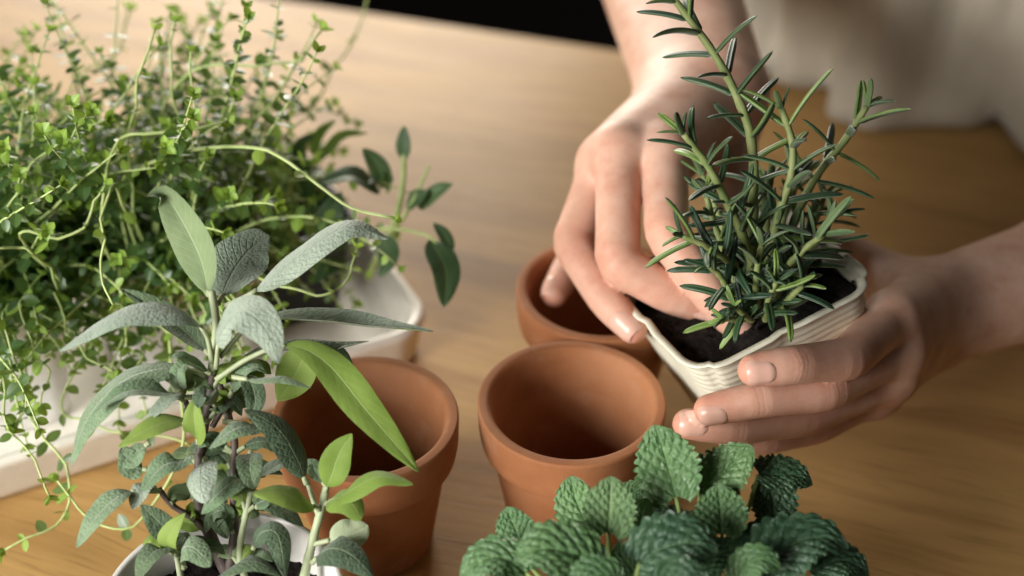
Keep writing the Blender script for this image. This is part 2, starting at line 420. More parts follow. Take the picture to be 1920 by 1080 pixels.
# ------------------------------------------------------------------ leaves
def prof(kind, u):
    if kind == 'sage':   return np.sin(np.pi*np.clip(u, 0, 1)**.82)**.72*(1-.12*u)
    if kind == 'round':  return np.sin(np.pi*np.clip(u, 0, 1)**.85)**.5
    if kind == 'balm':   return np.clip(np.sin(np.pi*np.clip(u*.97+.03, 0, 1)**.72)**.58, 0, 2)
    if kind == 'herb':   return np.sin(np.pi*np.clip(u, 0, 1)**.8)**.65
    return np.sin(np.pi*u)**.6
def leaf_geo(P, w, n, kind='sage', fold=.25, nu=22, nv=10, thick=.00045, curl=0.0, pet=0.0, petr=.0008, wave=.04, rs=None, twist=0.0, side=0.0):
    rs = rs or RS
    C = smooth(P, 60); ip = int(round(pet*59))
    mb = MB()
    B = C[ip:]
    L = np.r_[0, np.cumsum(np.linalg.norm(np.diff(B, axis=0), axis=1))]
    tt = np.linspace(0, L[-1], nu+1); B = np.stack([np.interp(tt, L, B[:, k]) for k in range(3)], 1)
    u = np.linspace(0, 1, nu+1); T = nrm(np.gradient(B, axis=0))
    nn = np.asarray(n, dtype=float)
    Sd = nrm(np.cross(T, nn)); Nn = np.cross(Sd, T)
    if twist:
        a = (u-.3)*twist; S2 = Sd*np.cos(a)[:, None]+Nn*np.sin(a)[:, None]; Nn = np.cross(S2, T); Sd = S2
    ww = w*np.maximum(prof(kind, u), 0.0); ww[0] = max(ww[0], petr*.8); ww[-1] = w*.03
    v = np.linspace(-1, 1, nv+1)
    U, Vv = np.meshgrid(u, v, indexing='ij'); av = np.abs(Vv)
    wid = ww[:, None]*np.ones_like(Vv)
    if kind == 'balm':
        nt = 9.5; tooth = np.abs(np.sin(np.pi*nt*(U-.22*av)))**.7
        wid = wid*(1+(.19*tooth-.11)*av**4*np.clip((1-U)*6, 0, 1))
        back = -.16*w*2*av**1.5*np.clip(1-U*4, 0, 1)                       # heart-shaped base
    else: back = 0*U
    ph = rs.rand(3)*6.28
    hgt = wid*(fold*av - curl*av**2) + w*wave*(np.sin(U*9+ph[0]+Vv*1.3)+.6*np.sin(U*17+ph[1]-Vv*2))*av
    q = U*(6.2 if kind == 'balm' else 12) - av*(2.6 if kind == 'balm' else 2.2)
    if kind == 'balm':
        cell = np.abs(np.sin(np.pi*q))**.55
        sg_ = np.sign(Vv); ql = q*1.0
        sub = av*3.6+np.floor(ql)*.41+sg_*.23+.55*U*3
        cr = np.abs(np.sin(np.pi*sub))**.5
        s3 = np.abs(np.sin(np.pi*(q*2.0+sub*.6)))**.6
        pk = cell**.9*(.25+.55*cr+.3*s3*cr)*np.clip(av*7, 0, 1)
        hgt = hgt + w*.105*pk*np.clip((1-U)*5, .2, 1)
    else:
        hgt = hgt + w*.022*np.abs(np.sin(np.pi*q))**.6*np.clip(av*5, 0, 1)*(1-av**4)
    X = B[:, None, :] + Sd[:, None, :]*(Vv*wid)[..., None] + Nn[:, None, :]*hgt[..., None] + T[:, None, :]*back[..., None]
    edge = (np.clip((1-av)*4, .12, 1)*np.clip(np.minimum(U, 1-U)*8+.1, .12, 1))*thick
    top = X + Nn[:, None, :]*(edge/2)[..., None]; bot = X - Nn[:, None, :]*(edge/2)[..., None]
    uv = np.stack([(Vv+1)/2, U], -1).reshape(-1, 2)
    F1 = []; F2 = []; m = nv+1
    for i in range(nu):
        for j in range(nv):
            a = i*m+j; F1.append((a, a+1, a+m+1, a+m)); F2.append((a, a+m, a+m+1, a+1))
    # orientation: make upper face look along Nn
    a, b, c_, d_ = [top.reshape(-1, 3)[i] for i in F1[(nu//2)*nv+nv//2]]
    if np.dot(np.cross(b-a, d_-a), Nn[nu//2]) < 0:
        F1 = [f[::-1] for f in F1]; F2 = [f[::-1] for f in F2]
    mb.add(top.reshape(-1, 3), F1, uv, 0); mb.add(bot.reshape(-1, 3), F2, uv, 1)
    if ip > 1:
        pp = C[:ip+2]; r = np.linspace(petr*1.25, petr, len(pp)); Vt, Ft = tube(pp[::2] if len(pp) > 8 else pp, r[::2] if len(pp) > 8 else r, 6)
        mb.add(Vt, Ft, np.tile([[.5, .5]], (len(Vt), 1)), 2)
    return mb
def leaf(parent, pts, wpx, face, top='sage', under='sage_under', stem='stem_sage', kind='sage', **k):
    P = [at(*p) for p in pts]; dm = sum(p[2] for p in pts)/len(pts)
    mb = leaf_geo(P, wpx/2*dm/FPX, fc(*face), kind, **k)
    return mb.build('leaf', [M[top], M[under], M[stem]], parent, P[0])
def stem_part(parent, pts, r0, r1, m, name='stem', n=24, ns=8, nodes=0, kink=0):
    P = [at(*p) if not isinstance(p, Vector) else p for p in pts]; C = smooth(P, n)
    if kink:
        k_ = np.arange(0, n+3, 4); j_ = RS.randn(len(k_), 3)*kink; C = C + np.stack([np.interp(np.arange(n), k_, j_[:, q]) for q in range(3)], 1)
    r = np.linspace(r0, r1, n)
    if nodes: r = r*(1+.18*np.abs(np.sin(np.linspace(0, np.pi*nodes, n)))**6)
    V, F = tube(C, r, ns); o = part(name, V, F, M[m], parent, C[0]); return o, C

# ------------------------------------------------------------------ rosemary in its cream pot
rc = {'f': onz(1292, 716, .086), 'r': onz(1630, 540, .102), 'l': onz(1156, 524, .082)}
rc['b'] = rc['r'] + rc['l'] - rc['f']
rimc = (rc['r']+rc['l'])/2
rex = (rc['r']-rc['f'])/2; rey = (rc['l']-rc['f'])/2
nr = rex.cross(rey).normalized()
if nr.z < 0: nr = -nr
rey = nr.cross(rex).normalized()*rey.length
rax = (-nr*.95 + Vector((.13, .0, 0))).normalized()
rp = thing('square_pot', 'cream ribbed square plastic pot held up in the hand under the rosemary', 'plant pot', rimc+rax*.056, 'square plastic herb pots')
square_pot(rp, rimc, rex, rey, rax, .056, .0125, M['cream_plastic'], taper=.78)
rs_ = thing('rosemary_plant', 'rosemary with dark needle leaves in the cream pot held by the hand', 'herb plant', rimc+rax*.008, 'herbs on the table')
soil_part(rs_, rimc, rex, rey, rax, .0075, .92, .0125, 3, .0026, thick=.002)
def needle(L, bend, w=.00115, n=12):
    u = np.linspace(0, 1, n+1); a = bend*u; x = np.cumsum(np.r_[0, np.cos(a[:-1])])*L/n; z = np.cumsum(np.r_[0, np.sin(a[:-1])])*L/n
    ww = w*np.clip(np.minimum((u*7+.45), 1.0), 0, 1)*np.sqrt(np.clip(1-((u-.0)/1.0)**7, 0.02, 1))
    sec = [(-1, .0), (-.75, .42), (-.3, .36), (0, .16), (.3, .36), (.75, .42), (1, 0), (.8, -.38), (.25, -.2), (0, -.36), (-.25, -.2), (-.8, -.38)]
    V = []; uv = []; ns = len(sec)
    for i in range(n+1):
        c = np.array([x[i], 0, z[i]]); N = np.array([-math.sin(a[i]), 0, math.cos(a[i])])
        for (sy, sz) in sec: V.append(c+np.array([0, 1, 0])*sy*ww[i]+N*sz*ww[i]*1.15); uv.append(((sy+1)/2, u[i]))
    F = []; mi = []
    for i in range(n):
        for j in range(ns):
            k = (j+1) % ns; F.append((i*ns+j, i*ns+k, (i+1)*ns+k, (i+1)*ns+j)); mi.append(0 if j < 6 else 1)
    F.append(tuple(range(ns))); mi.append(0); F.append(tuple(n*ns+j for j in range(ns-1, -1, -1))); mi.append(0)
    F = [f[::-1] for f in F]
    return V, F, uv, mi
NEED = []
for young in (0, 1):
    row = []
    for b in (-.7, -.35, -.1, .3, .65):
        V, F, uv, mi = needle(.02, b, .00150 if not young else .0014)
        row.append(mesh('needle_leaf', V, F, [M['rosemary_young' if young else 'rosemary'], M['rosemary_under']], uv=uv, mi=mi))
    NEED.append(row)
nleaf = [0]
def put_needle(parent, p, d, up, L, young, bend):
    d = Vector(d).normalized(); up = Vector(up); z = (up - d*up.dot(d)).normalized(); y = z.cross(d)
    o = place('leaf', NEED[young][bend], parent, p); s = L/.02
    R = Matrix((d, y, z)).transposed().to_4x4()
    o.rotation_euler = R.to_euler(); o.scale = (s, min(s, 1.0)*.3+.7*s**.3, min(s, 1.0)*.3+.7*s**.3); nleaf[0] += 1
    return o
rr = random.Random(5)
def rosemary_stem(pts, r0=.0016, r1=.0010, start=.2, space=.0062, Lm=.0205, tipyoung=True, thin=0):
    o, C = stem_part(rs_, pts, r0, r1, 'stem_ros', n=40, nodes=9)
    C = [Vector(c) for c in C]; Ls = [0]
    for a, b in zip(C, C[1:]): Ls.append(Ls[-1]+(b-a).length)
    s = Ls[-1]*start; rot = rr.random()*3.14
    while s < Ls[-1]:
        i = min(max(j for j in range(len(Ls)) if Ls[j] <= s), len(C)-2); p = C[i].lerp(C[i+1], (s-Ls[i])/(Ls[i+1]-Ls[i]))
        T = (C[i+1]-C[i]).normalized(); A = T.orthogonal().normalized(); Bn = T.cross(A)
        f = s/Ls[-1]
        for k in (0, 1):
            if rr.random() < thin: continue
            a = rot+k*math.pi+rr.uniform(-.35, .35); out = A*math.cos(a)+Bn*math.sin(a)
            el = rr.uniform(.25, .85) if f < .9 else rr.uniform(.7, 1.1)
            d = out*math.cos(el)+T*math.sin(el)
            L = Lm*rr.uniform(.72, 1.18)*(1 if f < .93 else .7)
            yg = 1 if (f > .9 and tipyoung and rr.random() < .6) or rr.random() < .13 else 0
            put_needle(o, p+out*r1*.6, d, T*.9+out*-.2+Vector((0, 0, .25)), L, yg, rr.choice((0, 1, 1, 2, 3)))
            if rr.random() < .06:
                d2 = (out*.6+T*.9+Vector((rr.uniform(-.4, .4), rr.uniform(-.4, .4), rr.uniform(-.2, .3))))
                put_needle(o, p+out*r1*.6, d2, T, Lm*rr.uniform(.28, .5), 1 if rr.random() < .5 else 0, 2)
        rot += math.pi/2+rr.uniform(-.25, .25); s += space*1.12*rr.uniform(.75, 1.3)
    for k in range(4):                                                      # tip tuft
        T = (C[-1]-C[-3]).normalized(); A = T.orthogonal(); a = k*1.57+rot; out = (A*math.cos(a)+T.cross(A)*math.sin(a))
        put_needle(o, C[-1], T+out*.55, T*.5-out, Lm*rr.uniform(.35, .75), 1 if k < 2 else 0, rr.choice((1, 2)))
    return o
sc = (1408, 545)
rosemary_stem([(1412, 560, .505), (1410, 470, .500), (1412, 380, .495), (1412, 290, .490), (1396, 215, .486), (1345, 110, .482), (1262, -5, .478)], .0021, .0011, .12, .0064, .0195)
rosemary_stem([(1425, 560, .502), (1400, 460, .492), (1365, 385, .484), (1330, 315, .478), (1282, 252, .474)], .0018, .0011, .2, .0060)
rosemary_stem([(1432, 565, .498), (1442, 470, .492), (1462, 395, .486), (1482, 335, .482), (1486, 270, .480), (1466, 205, .478)], .0018, .0011, .2, .0060)
rosemary_stem([(1440, 560, .506), (1475, 450, .503), (1525, 340, .500), (1585, 262, .497), (1625, 200, .494)], .0018, .0011, .3, .0060, .0205)
rosemary_stem([(1420, 570, .496), (1385, 510, .484), (1335, 468, .476), (1280, 442, .472)], .0015, .001, .3, .0062, .017)
rosemary_stem([(1440, 575, .492), (1470, 510, .482), (1505, 470, .476), (1545, 440, .474)], .0015, .001, .3, .0065, .017)
rosemary_stem([(1450, 590, .490), (1480, 560, .480), (1505, 535, .474)], .0013, .001, .4, .006, .0165)
rosemary_stem([(1420, 590, .492), (1385, 600, .482), (1357, 597, .478)], .0012, .0009, .5, .006, .0135)
rosemary_stem([(1455, 560, .512), (1500, 480, .515), (1530, 410, .518), (1545, 370, .518)], .0014, .001, .25, .0065, .018)
rosemary_stem([(1405, 565, .512), (1370, 480, .515), (1345, 400, .518), (1318, 330, .518)], .0014, .001, .2, .0065, .018)
rosemary_stem([(1420, 560, .51), (1432, 470, .51), (1440, 400, .512), (1440, 345, .512)], .0014, .001, .2, .0062, .017)
rosemary_stem([(1425, 585, .495), (1418, 545, .482), (1420, 500, .476), (1428, 460, .474)], .0013, .001, .15, .006, .0165)
rosemary_stem([(1440, 590, .50), (1475, 545, .498), (1490, 505, .498)], .0013, .001, .1, .0055, .0165)

rosemary_stem([(1430, 570, .515), (1455, 480, .52), (1470, 410, .524), (1500, 330, .526)], .0014, .001, .2, .0062, .018)
rosemary_stem([(1410, 575, .50), (1375, 520, .492), (1340, 420, .49), (1325, 370, .49)], .0014, .001, .2, .0065, .0175)
rosemary_stem([(1445, 580, .497), (1485, 500, .492), (1530, 455, .492), (1560, 405, .492)], .0013, .001, .25, .0065, .0175)
rosemary_stem([(1400, 590, .490), (1372, 560, .480), (1352, 520, .474), (1330, 500, .471)], .0012, .0009, .2, .0062, .0155)
rosemary_stem([(1435, 600, .488), (1440, 565, .477), (1455, 530, .471)], .0012, .0009, .2, .006, .0155)
rosemary_stem([(1410, 600, .488), (1395, 590, .478), (1378, 575, .474)], .0012, .0009, .2, .006, .0135)
# ------------------------------------------------------------------ white tray with the herb pots
O = onz(826, 606, .023); O.z = 0
q0, q1 = onz(0, 955, 0), onz(270, 882, 0)
e1 = (q0-O).normalized(); e2 = Vector((-e1.y, e1.x, 0))
if e2.y < 0: e2 = -e2
LX, LY = .34, .145
tc_ = O + e1*(LX/2) + e2*(LY/2)
tr = thing('tray', 'white low tray with rounded corners holding the herb pots at left', 'tray', (tc_.x, tc_.y, .0005))
def tray():
    rings = []
    def ring(z, off, cr): return sq_ring(Vector((tc_.x, tc_.y, z)), e1*(LX/2+off), e2*(LY/2+off), cr)
    for z, off, cr in ((.0005, -.006, .016), (.0012, -.0045, .017), (.004, -.0035, .018), (.0185, -.0006, .02), (.0207, .0, .02), (.0221, -.0008, .0195), (.0227, -.0025, .018), (.0221, -.0045, .017), (.0205, -.0055, .016), (.008, -.0085, .014), (.005, -.011, .012), (.0042, -.015, .009)):
        rings.append(ring(z, off, cr))
    V, F, m = loft(rings); n = len(V); F.append(tuple(range(n-m, n))); F.append(tuple(range(m-1, -1, -1)))
    return part('tray_shell', V, F, M['tray_white'], tr, (tc_.x, tc_.y, .0005))
tray()
def tp(a, b, z): return Vector((O.x, O.y, 0)) + e1*a + e2*b + Vector((0, 0, z))
DN = Vector((0, 0, -1))
def herb_pot(a, b, hw, h, m, label, ztop=None, group='square plastic herb pots'):
    c = tp(a, b, .0046+h); t = thing('square_pot', label, 'plant pot', tp(a, b, .0046), group)
    square_pot(t, c, e1*hw, e2*hw, DN, h, .011, m, taper=.80); return c
tp1 = herb_pot(.098, .062, .036, .066, M['white_plastic'], 'white square plastic pot in the tray under the thickest of the thyme')
tp2 = herb_pot(.180, .064, .036, .066, M['white_plastic'], 'white square plastic pot at the left end of the tray under trailing thyme')
tp3 = herb_pot(.044+.008, .078, .034, .048, M['black_plastic'], 'black square plastic pot of dark soil in the right end of the tray')

# thyme -------------------------------------------------------------------
def thyme_leaf_mesh(m, cup, name='leaf'):
    nu, nv = 7, 4; u = np.linspace(0, 1, nu+1); v = np.linspace(-1, 1, nv+1); V = []; uv = []; F = []
    for i in range(nu+1):
        w = .32*max(math.sin(math.pi*u[i]**.85)**.65, .05 if i == 0 else .02)
        for j in range(nv+1):
            V.append((u[i]*(1.0), v[j]*w, cup*abs(v[j])*w - .10*u[i]**2)); uv.append(((v[j]+1)/2, u[i]))
    for i in range(nu):
        for j in range(nv): a = i*(nv+1)+j; F.append((a, a+nv+1, a+nv+2, a+1))
    return np.array(V), F, np.array(uv)
TL = [thyme_leaf_mesh(0, c) for c in (.15, .4, -.15)]
TM = [[mesh('thyme_leaf', V, F, [M[mm]], uv=uv) for V, F, uv in TL] for mm in ('thyme', 'thyme_young')]
th1 = thing('thyme_plant', 'bushy thyme with arching pale stems and tiny round leaves, filling the tray', 'herb plant', tp1 - Vector((0, 0, .004)), 'herbs on the table')
soil_part(th1, tp1, e1*.036, e2*.036, DN, .006, .96, .011, 11)
th2 = thing('thyme_plant', 'thyme trailing over the left front edge of the white tray', 'herb plant', tp2 - Vector((0, 0, .004)), 'herbs on the table')
soil_part(th2, tp2, e1*.036, e2*.036, DN, .006, .96, .011, 12)
tr_ = random.Random(21)
def frame(d, up):
    d = Vector(d).normalized(); up = Vector(up); z = (up-d*up.dot(d))
    z = z.normalized() if z.length > 1e-5 else d.orthogonal().normalized(); return d, z.cross(d), z
def thyme_leaves(C, cb, space, L, start=.0, skip=.0, tip=True):
    C = [Vector(c) for c in C]; Ls = [0]
    for a, b in zip(C, C[1:]): Ls.append(Ls[-1]+(b-a).length)
    s = Ls[-1]*start; rot = tr_.random()*3
    while s < Ls[-1]*.995:
        i = min(np.searchsorted(Ls, s, 'right')-1, len(C)-2); p = C[i].lerp(C[i+1], (s-Ls[i])/(Ls[i+1]-Ls[i]+1e-9))
        T = (C[i+1]-C[i]).normalized(); A = T.orthogonal().normalized(); B = T.cross(A); f = s/Ls[-1]
        for k in (0, 1):
            if tr_.random() < skip: continue
            a = rot+k*math.pi+tr_.uniform(-.4, .4); out = A*math.cos(a)+B*math.sin(a)
            d = out+T*tr_.uniform(0, .5); up = Vector((0, 0, 1))+T*.3+Vector((tr_.uniform(-.5, .5), tr_.uniform(-.5, .5), 0))
            cb(p, d, up, L*tr_.uniform(.7, 1.2)*(1-.35*f*(f > .8)), f)
        rot += math.pi/2+tr_.uniform(-.3, .3); s += space*tr_.uniform(.7, 1.3)
    if tip:
        T = (C[-1]-C[-2]).normalized(); A = T.orthogonal().normalized()
        for k in range(4):
            a = k*1.57; out = A*math.cos(a)+T.cross(A)*math.sin(a); cb(C[-1], out+T*1.0, T-out, L*tr_.uniform(.5, .8), 1.0)
tcount = {th1.name: 0, th2.name: 0}
def thyme_hero(plant, pts, r0=.0011, r1=.0006, space=.011, L=.0062, skip=.25, start=.05, young=.2, mid=0):
    o, C = stem_part(plant, pts, r0*.66, r1*.7, 'stem_green', n=44, ns=7, kink=.0009)
    def cb(p, d, up, l, f):
        d, y, z = frame(d, up); yg = 1 if (f > .93 or tr_.random() < young) else 0
        q = place('leaf', TM[yg][tr_.randrange(3)], o, p); q.rotation_euler = Matrix((d, y, z)).transposed().to_euler(); l *= .97; q.scale = (l, l*tr_.uniform(.85, 1.25), l)
        tcount[plant.name] += 1
    thyme_leaves(C, cb, space, L, start, skip)
    return o
HS = [
 (th1, [(235, 470, .555), (225, 360, .54), (250, 318, .53), (330, 290, .522), (440, 278, .515), (540, 302, .508), (610, 350, .503), (665, 388, .502), (738, 402, .502)], .0012, .0008, .02, .0056, .45),
 (th1, [(240, 560, .56), (195, 440, .53), (198, 330, .518), (212, 280, .513), (245, 252, .511), (300, 244, .51), (350, 240, .51), (432, 228, .512)], .0012, .0007, .017, .006, .4),
 (th1, [(300, 560, .57), (250, 400, .54), (240, 300, .53), (243, 210, .525), (266, 130, .522), (291, 58, .52)], .0011, .0006, .013, .0062, .25),
 (th1, [(330, 560, .57), (362, 400, .54), (373, 320, .535), (374, 250, .53), (368, 160, .527), (358, 92, .525)], .0010, .0006, .013, .0062, .25),
 (th1, [(330, 560, .58), (352, 380, .55), (357, 270, .545), (335, 205, .54), (322, 150, .537), (328, 42, .535)], .0010, .0006, .012, .0062, .2),
 (th2, [(60, 560, .55), (-20, 450, .52), (35, 345, .512), (85, 285, .51), (165, 243, .51)], .0011, .0006, .02, .006, .5),
 (th2, [(120, 600, .55), (100, 520, .52), (60, 470, .505), (30, 462, .5), (-30, 465, .495)], .0010, .0007, .02, .006, .5),
 (th1, [(200, 600, .56), (40, 455, .512), (110, 438, .508), (160, 412, .506), (190, 372, .506), (200, 345, .506)], .0011, .0007, .018, .006, .5),
 (th1, [(260, 480, .55), (215, 350, .512), (196, 400, .503), (188, 480, .498), (195, 530, .495), (212, 566, .493)], .0010, .0006, .018, .006, .35),
 (th2, [(140, 460, .62), (125, 260, .64), (140, 160, .645), (205, 105, .65), (242, 15, .66)], .0014, .0009, .02, .008, .4),
 (th1, [(430, 480, .60), (470, 280, .635), (580, 200, .64), (640, 120, .645), (668, 60, .65), (692, -10, .65)], .0011, .0007, .02, .0075, .5),
 (th1, [(360, 500, .58), (400, 330, .56), (450, 250, .56), (500, 205, .56), (535, 160, .56), (560, 118, .558)], .0014, .0008, .016, .0072, .3),
 (th1, [(330, 480, .58), (300, 220, .57), (350, 140, .565), (420, 121, .56), (510, 116, .555), (570, 112, .55), (592, 70, .55), (600, 55, .55)], .0012, .0007, .011, .007, .2),
 (th1, [(400, 560, .56), (430, 500, .53), (520, 535, .515), (560, 542, .512), (610, 549, .51), (655, 525, .51), (678, 468, .51)], .0009, .0006, .015, .0058, .4),
 (th2, [(130, 560, .55), (60, 640, .53), (45, 720, .525), (60, 780, .522), (105, 850, .52), (130, 935, .518), (95, 985, .515), (10, 1028, .51)], .0010, .0006, .010, .0072, .1),
 (th2, [(200, 560, .555), (170, 640, .535), (110, 760, .53), (180, 795, .527), (260, 815, .525), (350, 835, .525), (400, 870, .522)], .0008, .0006, .011, .0066, .1),
 (th1, [(300, 570, .555), (310, 640, .535), (330, 740, .53), (340, 850, .52), (290, 940, .515), (230, 985, .512), (150, 960, .512), (100, 905, .512)], .0011, .0006, .012, .007, .15),
 (th2, [(100, 520, .55), (40, 560, .52), (60, 640, .515), (90, 700, .515), (75, 760, .515)], .0008, .0005, .008, .0066, .05),
 (th2, [(120, 520, .55), (110, 560, .525), (130, 620, .52), (160, 660, .52), (215, 700, .52)], .0008, .0005, .008, .0066, .05),
 (th2, [(60, 520, .55), (10, 580, .52), (20, 660, .51), (50, 740, .507), (30, 800, .505)], .0008, .0005, .009, .0066, .05),
 (th2, [(-10, 560, .55), (10, 760, .505), (45, 830, .503), (70, 900, .502), (95, 930, .502)], .0008, .0005, .009, .0068, .05),
 (th1, [(240, 540, .56), (260, 600, .54), (275, 650, .537), (250, 690, .535), (200, 680, .535)], .0007, .0005, .010, .006, .1),
 (th2, [(100, 450, .56), (60, 330, .545), (60, 250, .54), (65, 160, .538)], .001, .0006, .010, .006, .15),
 (th2, [(60, 430, .58), (20, 250, .60), (10, 140, .61), (45, 70, .61)], .001, .0006, .013, .009, .2),
]
for h in HS: thyme_hero(h[0], h[1], h[2], h[3], h[4], h[5], h[6])
def thyme_fill(plant, c, n, seed, Lr=(.05, .115), name='foliage'):
    rs = np.random.RandomState(seed); mb = MB(); st = MB()
    for q in range(n):
        a = rs.rand()*6.28; rad = .030*math.sqrt(rs.rand()); p = c + Vector((math.cos(a)*rad, math.sin(a)*rad, -.004))
        lean = rs.rand()**.7*1.25; az = a+rs.randn()*.7
        d = Vector((math.cos(az)*math.sin(lean), math.sin(az)*math.sin(lean), math.cos(lean))); L = rs.uniform(*Lr)*(1-.25*(lean > .9))
        pts = [p.copy()]; n_ = 14; cv = Vector((rs.randn(), rs.randn(), rs.randn()*.4))*.05; droop = rs.uniform(.02, .10)
        for i in range(n_):
            d = (d + cv*.5 + Vector((0, 0, -droop*(1.5 if lean > .6 else .4))) + Vector(tuple(rs.randn(3)*.05))).normalized(); p = p + d*(L/n_)
            if p.z < .01: p.z = .01
            pts.append(p.copy())
        if max(pt.y for pt in pts) > .70: continue
        r = np.linspace(.0008, .0003, len(pts)); V, F = tube([tuple(x) for x in pts], r, 5); st.add(V, F)
        def cb(p, d, up, l, f):
            d, y, z = frame(d, up); V, F, uv = TL[rs.randint(3)]
            mtx = np.array([d*l, y*l*1.1, z*l]); mb.add(V@mtx+np.array(p), F, uv, 1 if (f > .9 or rs.rand() < .14) else 0)
        thyme_leaves(pts, cb, .0055, .0060, .08, .12)
    o = mb.build(name, [M['thyme'], M['thyme_young']], plant, c); o['kind'] = 'stuff'
    o = st.build('fine_stem', [M['stem_green']], plant, c); o['kind'] = 'stuff'
thyme_fill(th1, tp1, 210, 4); thyme_fill(th2, tp2, 190, 5)

# broad-leaved herb in the black pot ------------------------------------------
hb = thing('herb_plant', 'broad dark-leaved herb sprouting from the black pot behind the terracotta pot', 'herb plant', tp3 - Vector((0, 0, .004)), 'herbs on the table')
soil_part(hb, tp3, e1*.034, e2*.034, DN, .005, .96, .011, 13)
stem_part(hb, [(690, 520, .60), (735, 430, .585), (755, 350, .585), (757, 270, .585)], .0017, .0010, 'stem_green')
stem_part(hb, [(660, 470, .60), (715, 430, .585), (790, 438, .57), (820, 455, .565)], .0009, .0006, 'stem_green')
stem_part(hb, [(735, 440, .586), (770, 385, .582), (805, 310, .58)], .0010, .0006, 'stem_green')
stem_part(hb, [(610, 500, .60), (540, 430, .60), (545, 330, .60), (580, 260, .61)], .0022, .0012, 'stem_green')
def hl(pts, w, face=(-.2, .5, 1), top='herb', **k): leaf(hb, pts, w, face, top, 'balm_under', 'stem_green', 'herb', fold=.18, nu=14, nv=8, **k)
hl([(757, 300, .585), (757, 268, .583), (758, 236, .582)], 30, top='herb')
hl([(727, 352, .587), (708, 312, .583), (680, 278, .580)], 40)
hl([(712, 362, .585), (660, 330, .578), (598, 345, .575)], 56, (0, .8, .7))
hl([(762, 385, .585), (782, 372, .58), (803, 360, .578)], 40)
hl([(785, 390, .585), (822, 358, .578), (850, 345, .576)], 36)
hl([(806, 450, .568), (835, 505, .560), (832, 576, .556)], 58, (.3, .3, 1))
hl([(848, 470, .566), (832, 440, .566), (812, 418, .566)], 26, (.2, .3, 1))
hl([(716, 440, .58), (728, 480, .572), (712, 520, .57)], 44, (0, .3, 1))
hl([(640, 470, .59), (620, 410, .58), (640, 360, .58)], 60, (0, .3, 1))
hl([(590, 400, .59), (560, 280, .60), (600, 250, .60)], 34)
hl([(600, 300, .60), (640, 255, .60), (690, 250, .60)], 22, (0, .6, 1), 'sage_green')
hl([(585, 290, .60), (600, 250, .60), (630, 225, .60)], 22, (0, .4, 1), 'sage_green')
hl([(660, 490, .585), (620, 500, .575), (590, 530, .57)], 40, (0, .5, 1))

# ------------------------------------------------------------------ sage
sb = onz(418, 1128, .052)
sp_ = thing('round_pot', 'white glazed round pot at the bottom edge holding the sage', 'plant pot', (sb.x, sb.y, .0005))
PR = .0385
pf = rnd([(.001, 0), (PR*.72, 0), (PR, .053), (PR-.0024, .0535), (PR*.72-.002, .006), (.001, .005)], .0013, 4)
V, F = lathe(pf); part('pot_wall', np.array(V)+np.array((sb.x, sb.y, .0005)), F, M['ceramic'], sp_, (sb.x, sb.y, .0005))
sg = thing('sage_plant', 'sage with long silvery grey leaves on woody stems in the round white pot', 'herb plant', (sb.x, sb.y, .035), 'herbs on the table')
def disc_soil(parent, x, y, z, R, seed):
    rs = np.random.RandomState(seed); prof_ = []; ns = 48; V = []; F = []; K = 14
    for k in range(K+1):
        for j in range(ns):
            r = R*k/K; a = 2*math.pi*j/ns; V.append((x+r*math.cos(a), y+r*math.sin(a), z+rs.randn()*.0012))
    for k in range(K):
        for j in range(ns):
            i = (j+1) % ns; F.append((k*ns+j, (k+1)*ns+j, (k+1)*ns+i, k*ns+i))
    V += [(x+R*.9*math.cos(2*math.pi*j/ns), y+R*.9*math.sin(2*math.pi*j/ns), z-.015) for j in range(ns)]
    b = (K+1)*ns
    for j in range(ns):
        i = (j+1) % ns; F.append((K*ns+j, b+j, b+i, K*ns+i))
    part('soil', V, F, M['soil'], parent, (x, y, z))
disc_soil(sg, sb.x, sb.y, .040, PR*.90, 3)
D0 = .455
def sd(pts): return [(a, b, .466+(d-.449)*.72) for a, b, d in pts]
def sl(pts, w, face, top='sage', under='sage_under', **k):
    pts = sd(pts)
    k.setdefault('pet', .12); return leaf(sg, pts, w, face, top, under, **k)
stem_part(sg, sd([(440, 1120, .462), (420, 1062, .459), (395, 1005, .457), (372, 940, .455), (374, 860, .454), (388, 770, .452), (400, 690, .45), (406, 620, .449), (396, 548, .449)]), .0021, .0011, 'stem_brown', nodes=11)
stem_part(sg, sd([(396, 700, .4495), (404, 640, .448), (405, 600, .447), (396, 545, .447)]), .0015, .0013, 'stem_sage')
stem_part(sg, sd([(425, 1130, .458), (432, 1060, .455), (440, 985, .453), (437, 900, .453), (440, 830, .453), (425, 770, .453), (405, 700, .452)]), .0017, .0011, 'stem_brown', nodes=9)
stem_part(sg, sd([(400, 1010, .456), (365, 975, .453), (320, 945, .45), (298, 915, .449)]), .0012, .0008, 'stem_brown', nodes=5)
stem_part(sg, sd([(560, 1140, .448), (572, 1075, .445), (590, 1000, .443), (603, 955, .442), (612, 912, .441)]), .0017, .0012, 'stem_sage', nodes=6)
stem_part(sg, sd([(600, 975, .442), (588, 940, .442), (575, 900, .443)]), .0009, .0008, 'stem_sage')
stem_part(sg, sd([(470, 1120, .452), (450, 1040, .45), (462, 960, .448), (478, 900, .448)]), .0013, .0009, 'stem_sage', nodes=5)
stem_part(sg, sd([(345, 1120, .45), (335, 1060, .447), (325, 1010, .446), (330, 985, .446)]), .0012, .0008, 'stem_sage')
stem_part(sg, sd([(380, 830, .453), (362, 790, .45), (345, 745, .449), (330, 715, .449)]), .0011, .0008, 'stem_brown')
stem_part(sg, sd([(398, 800, .453), (430, 745, .451), (455, 700, .45)]), .0010, .0008, 'stem_brown')
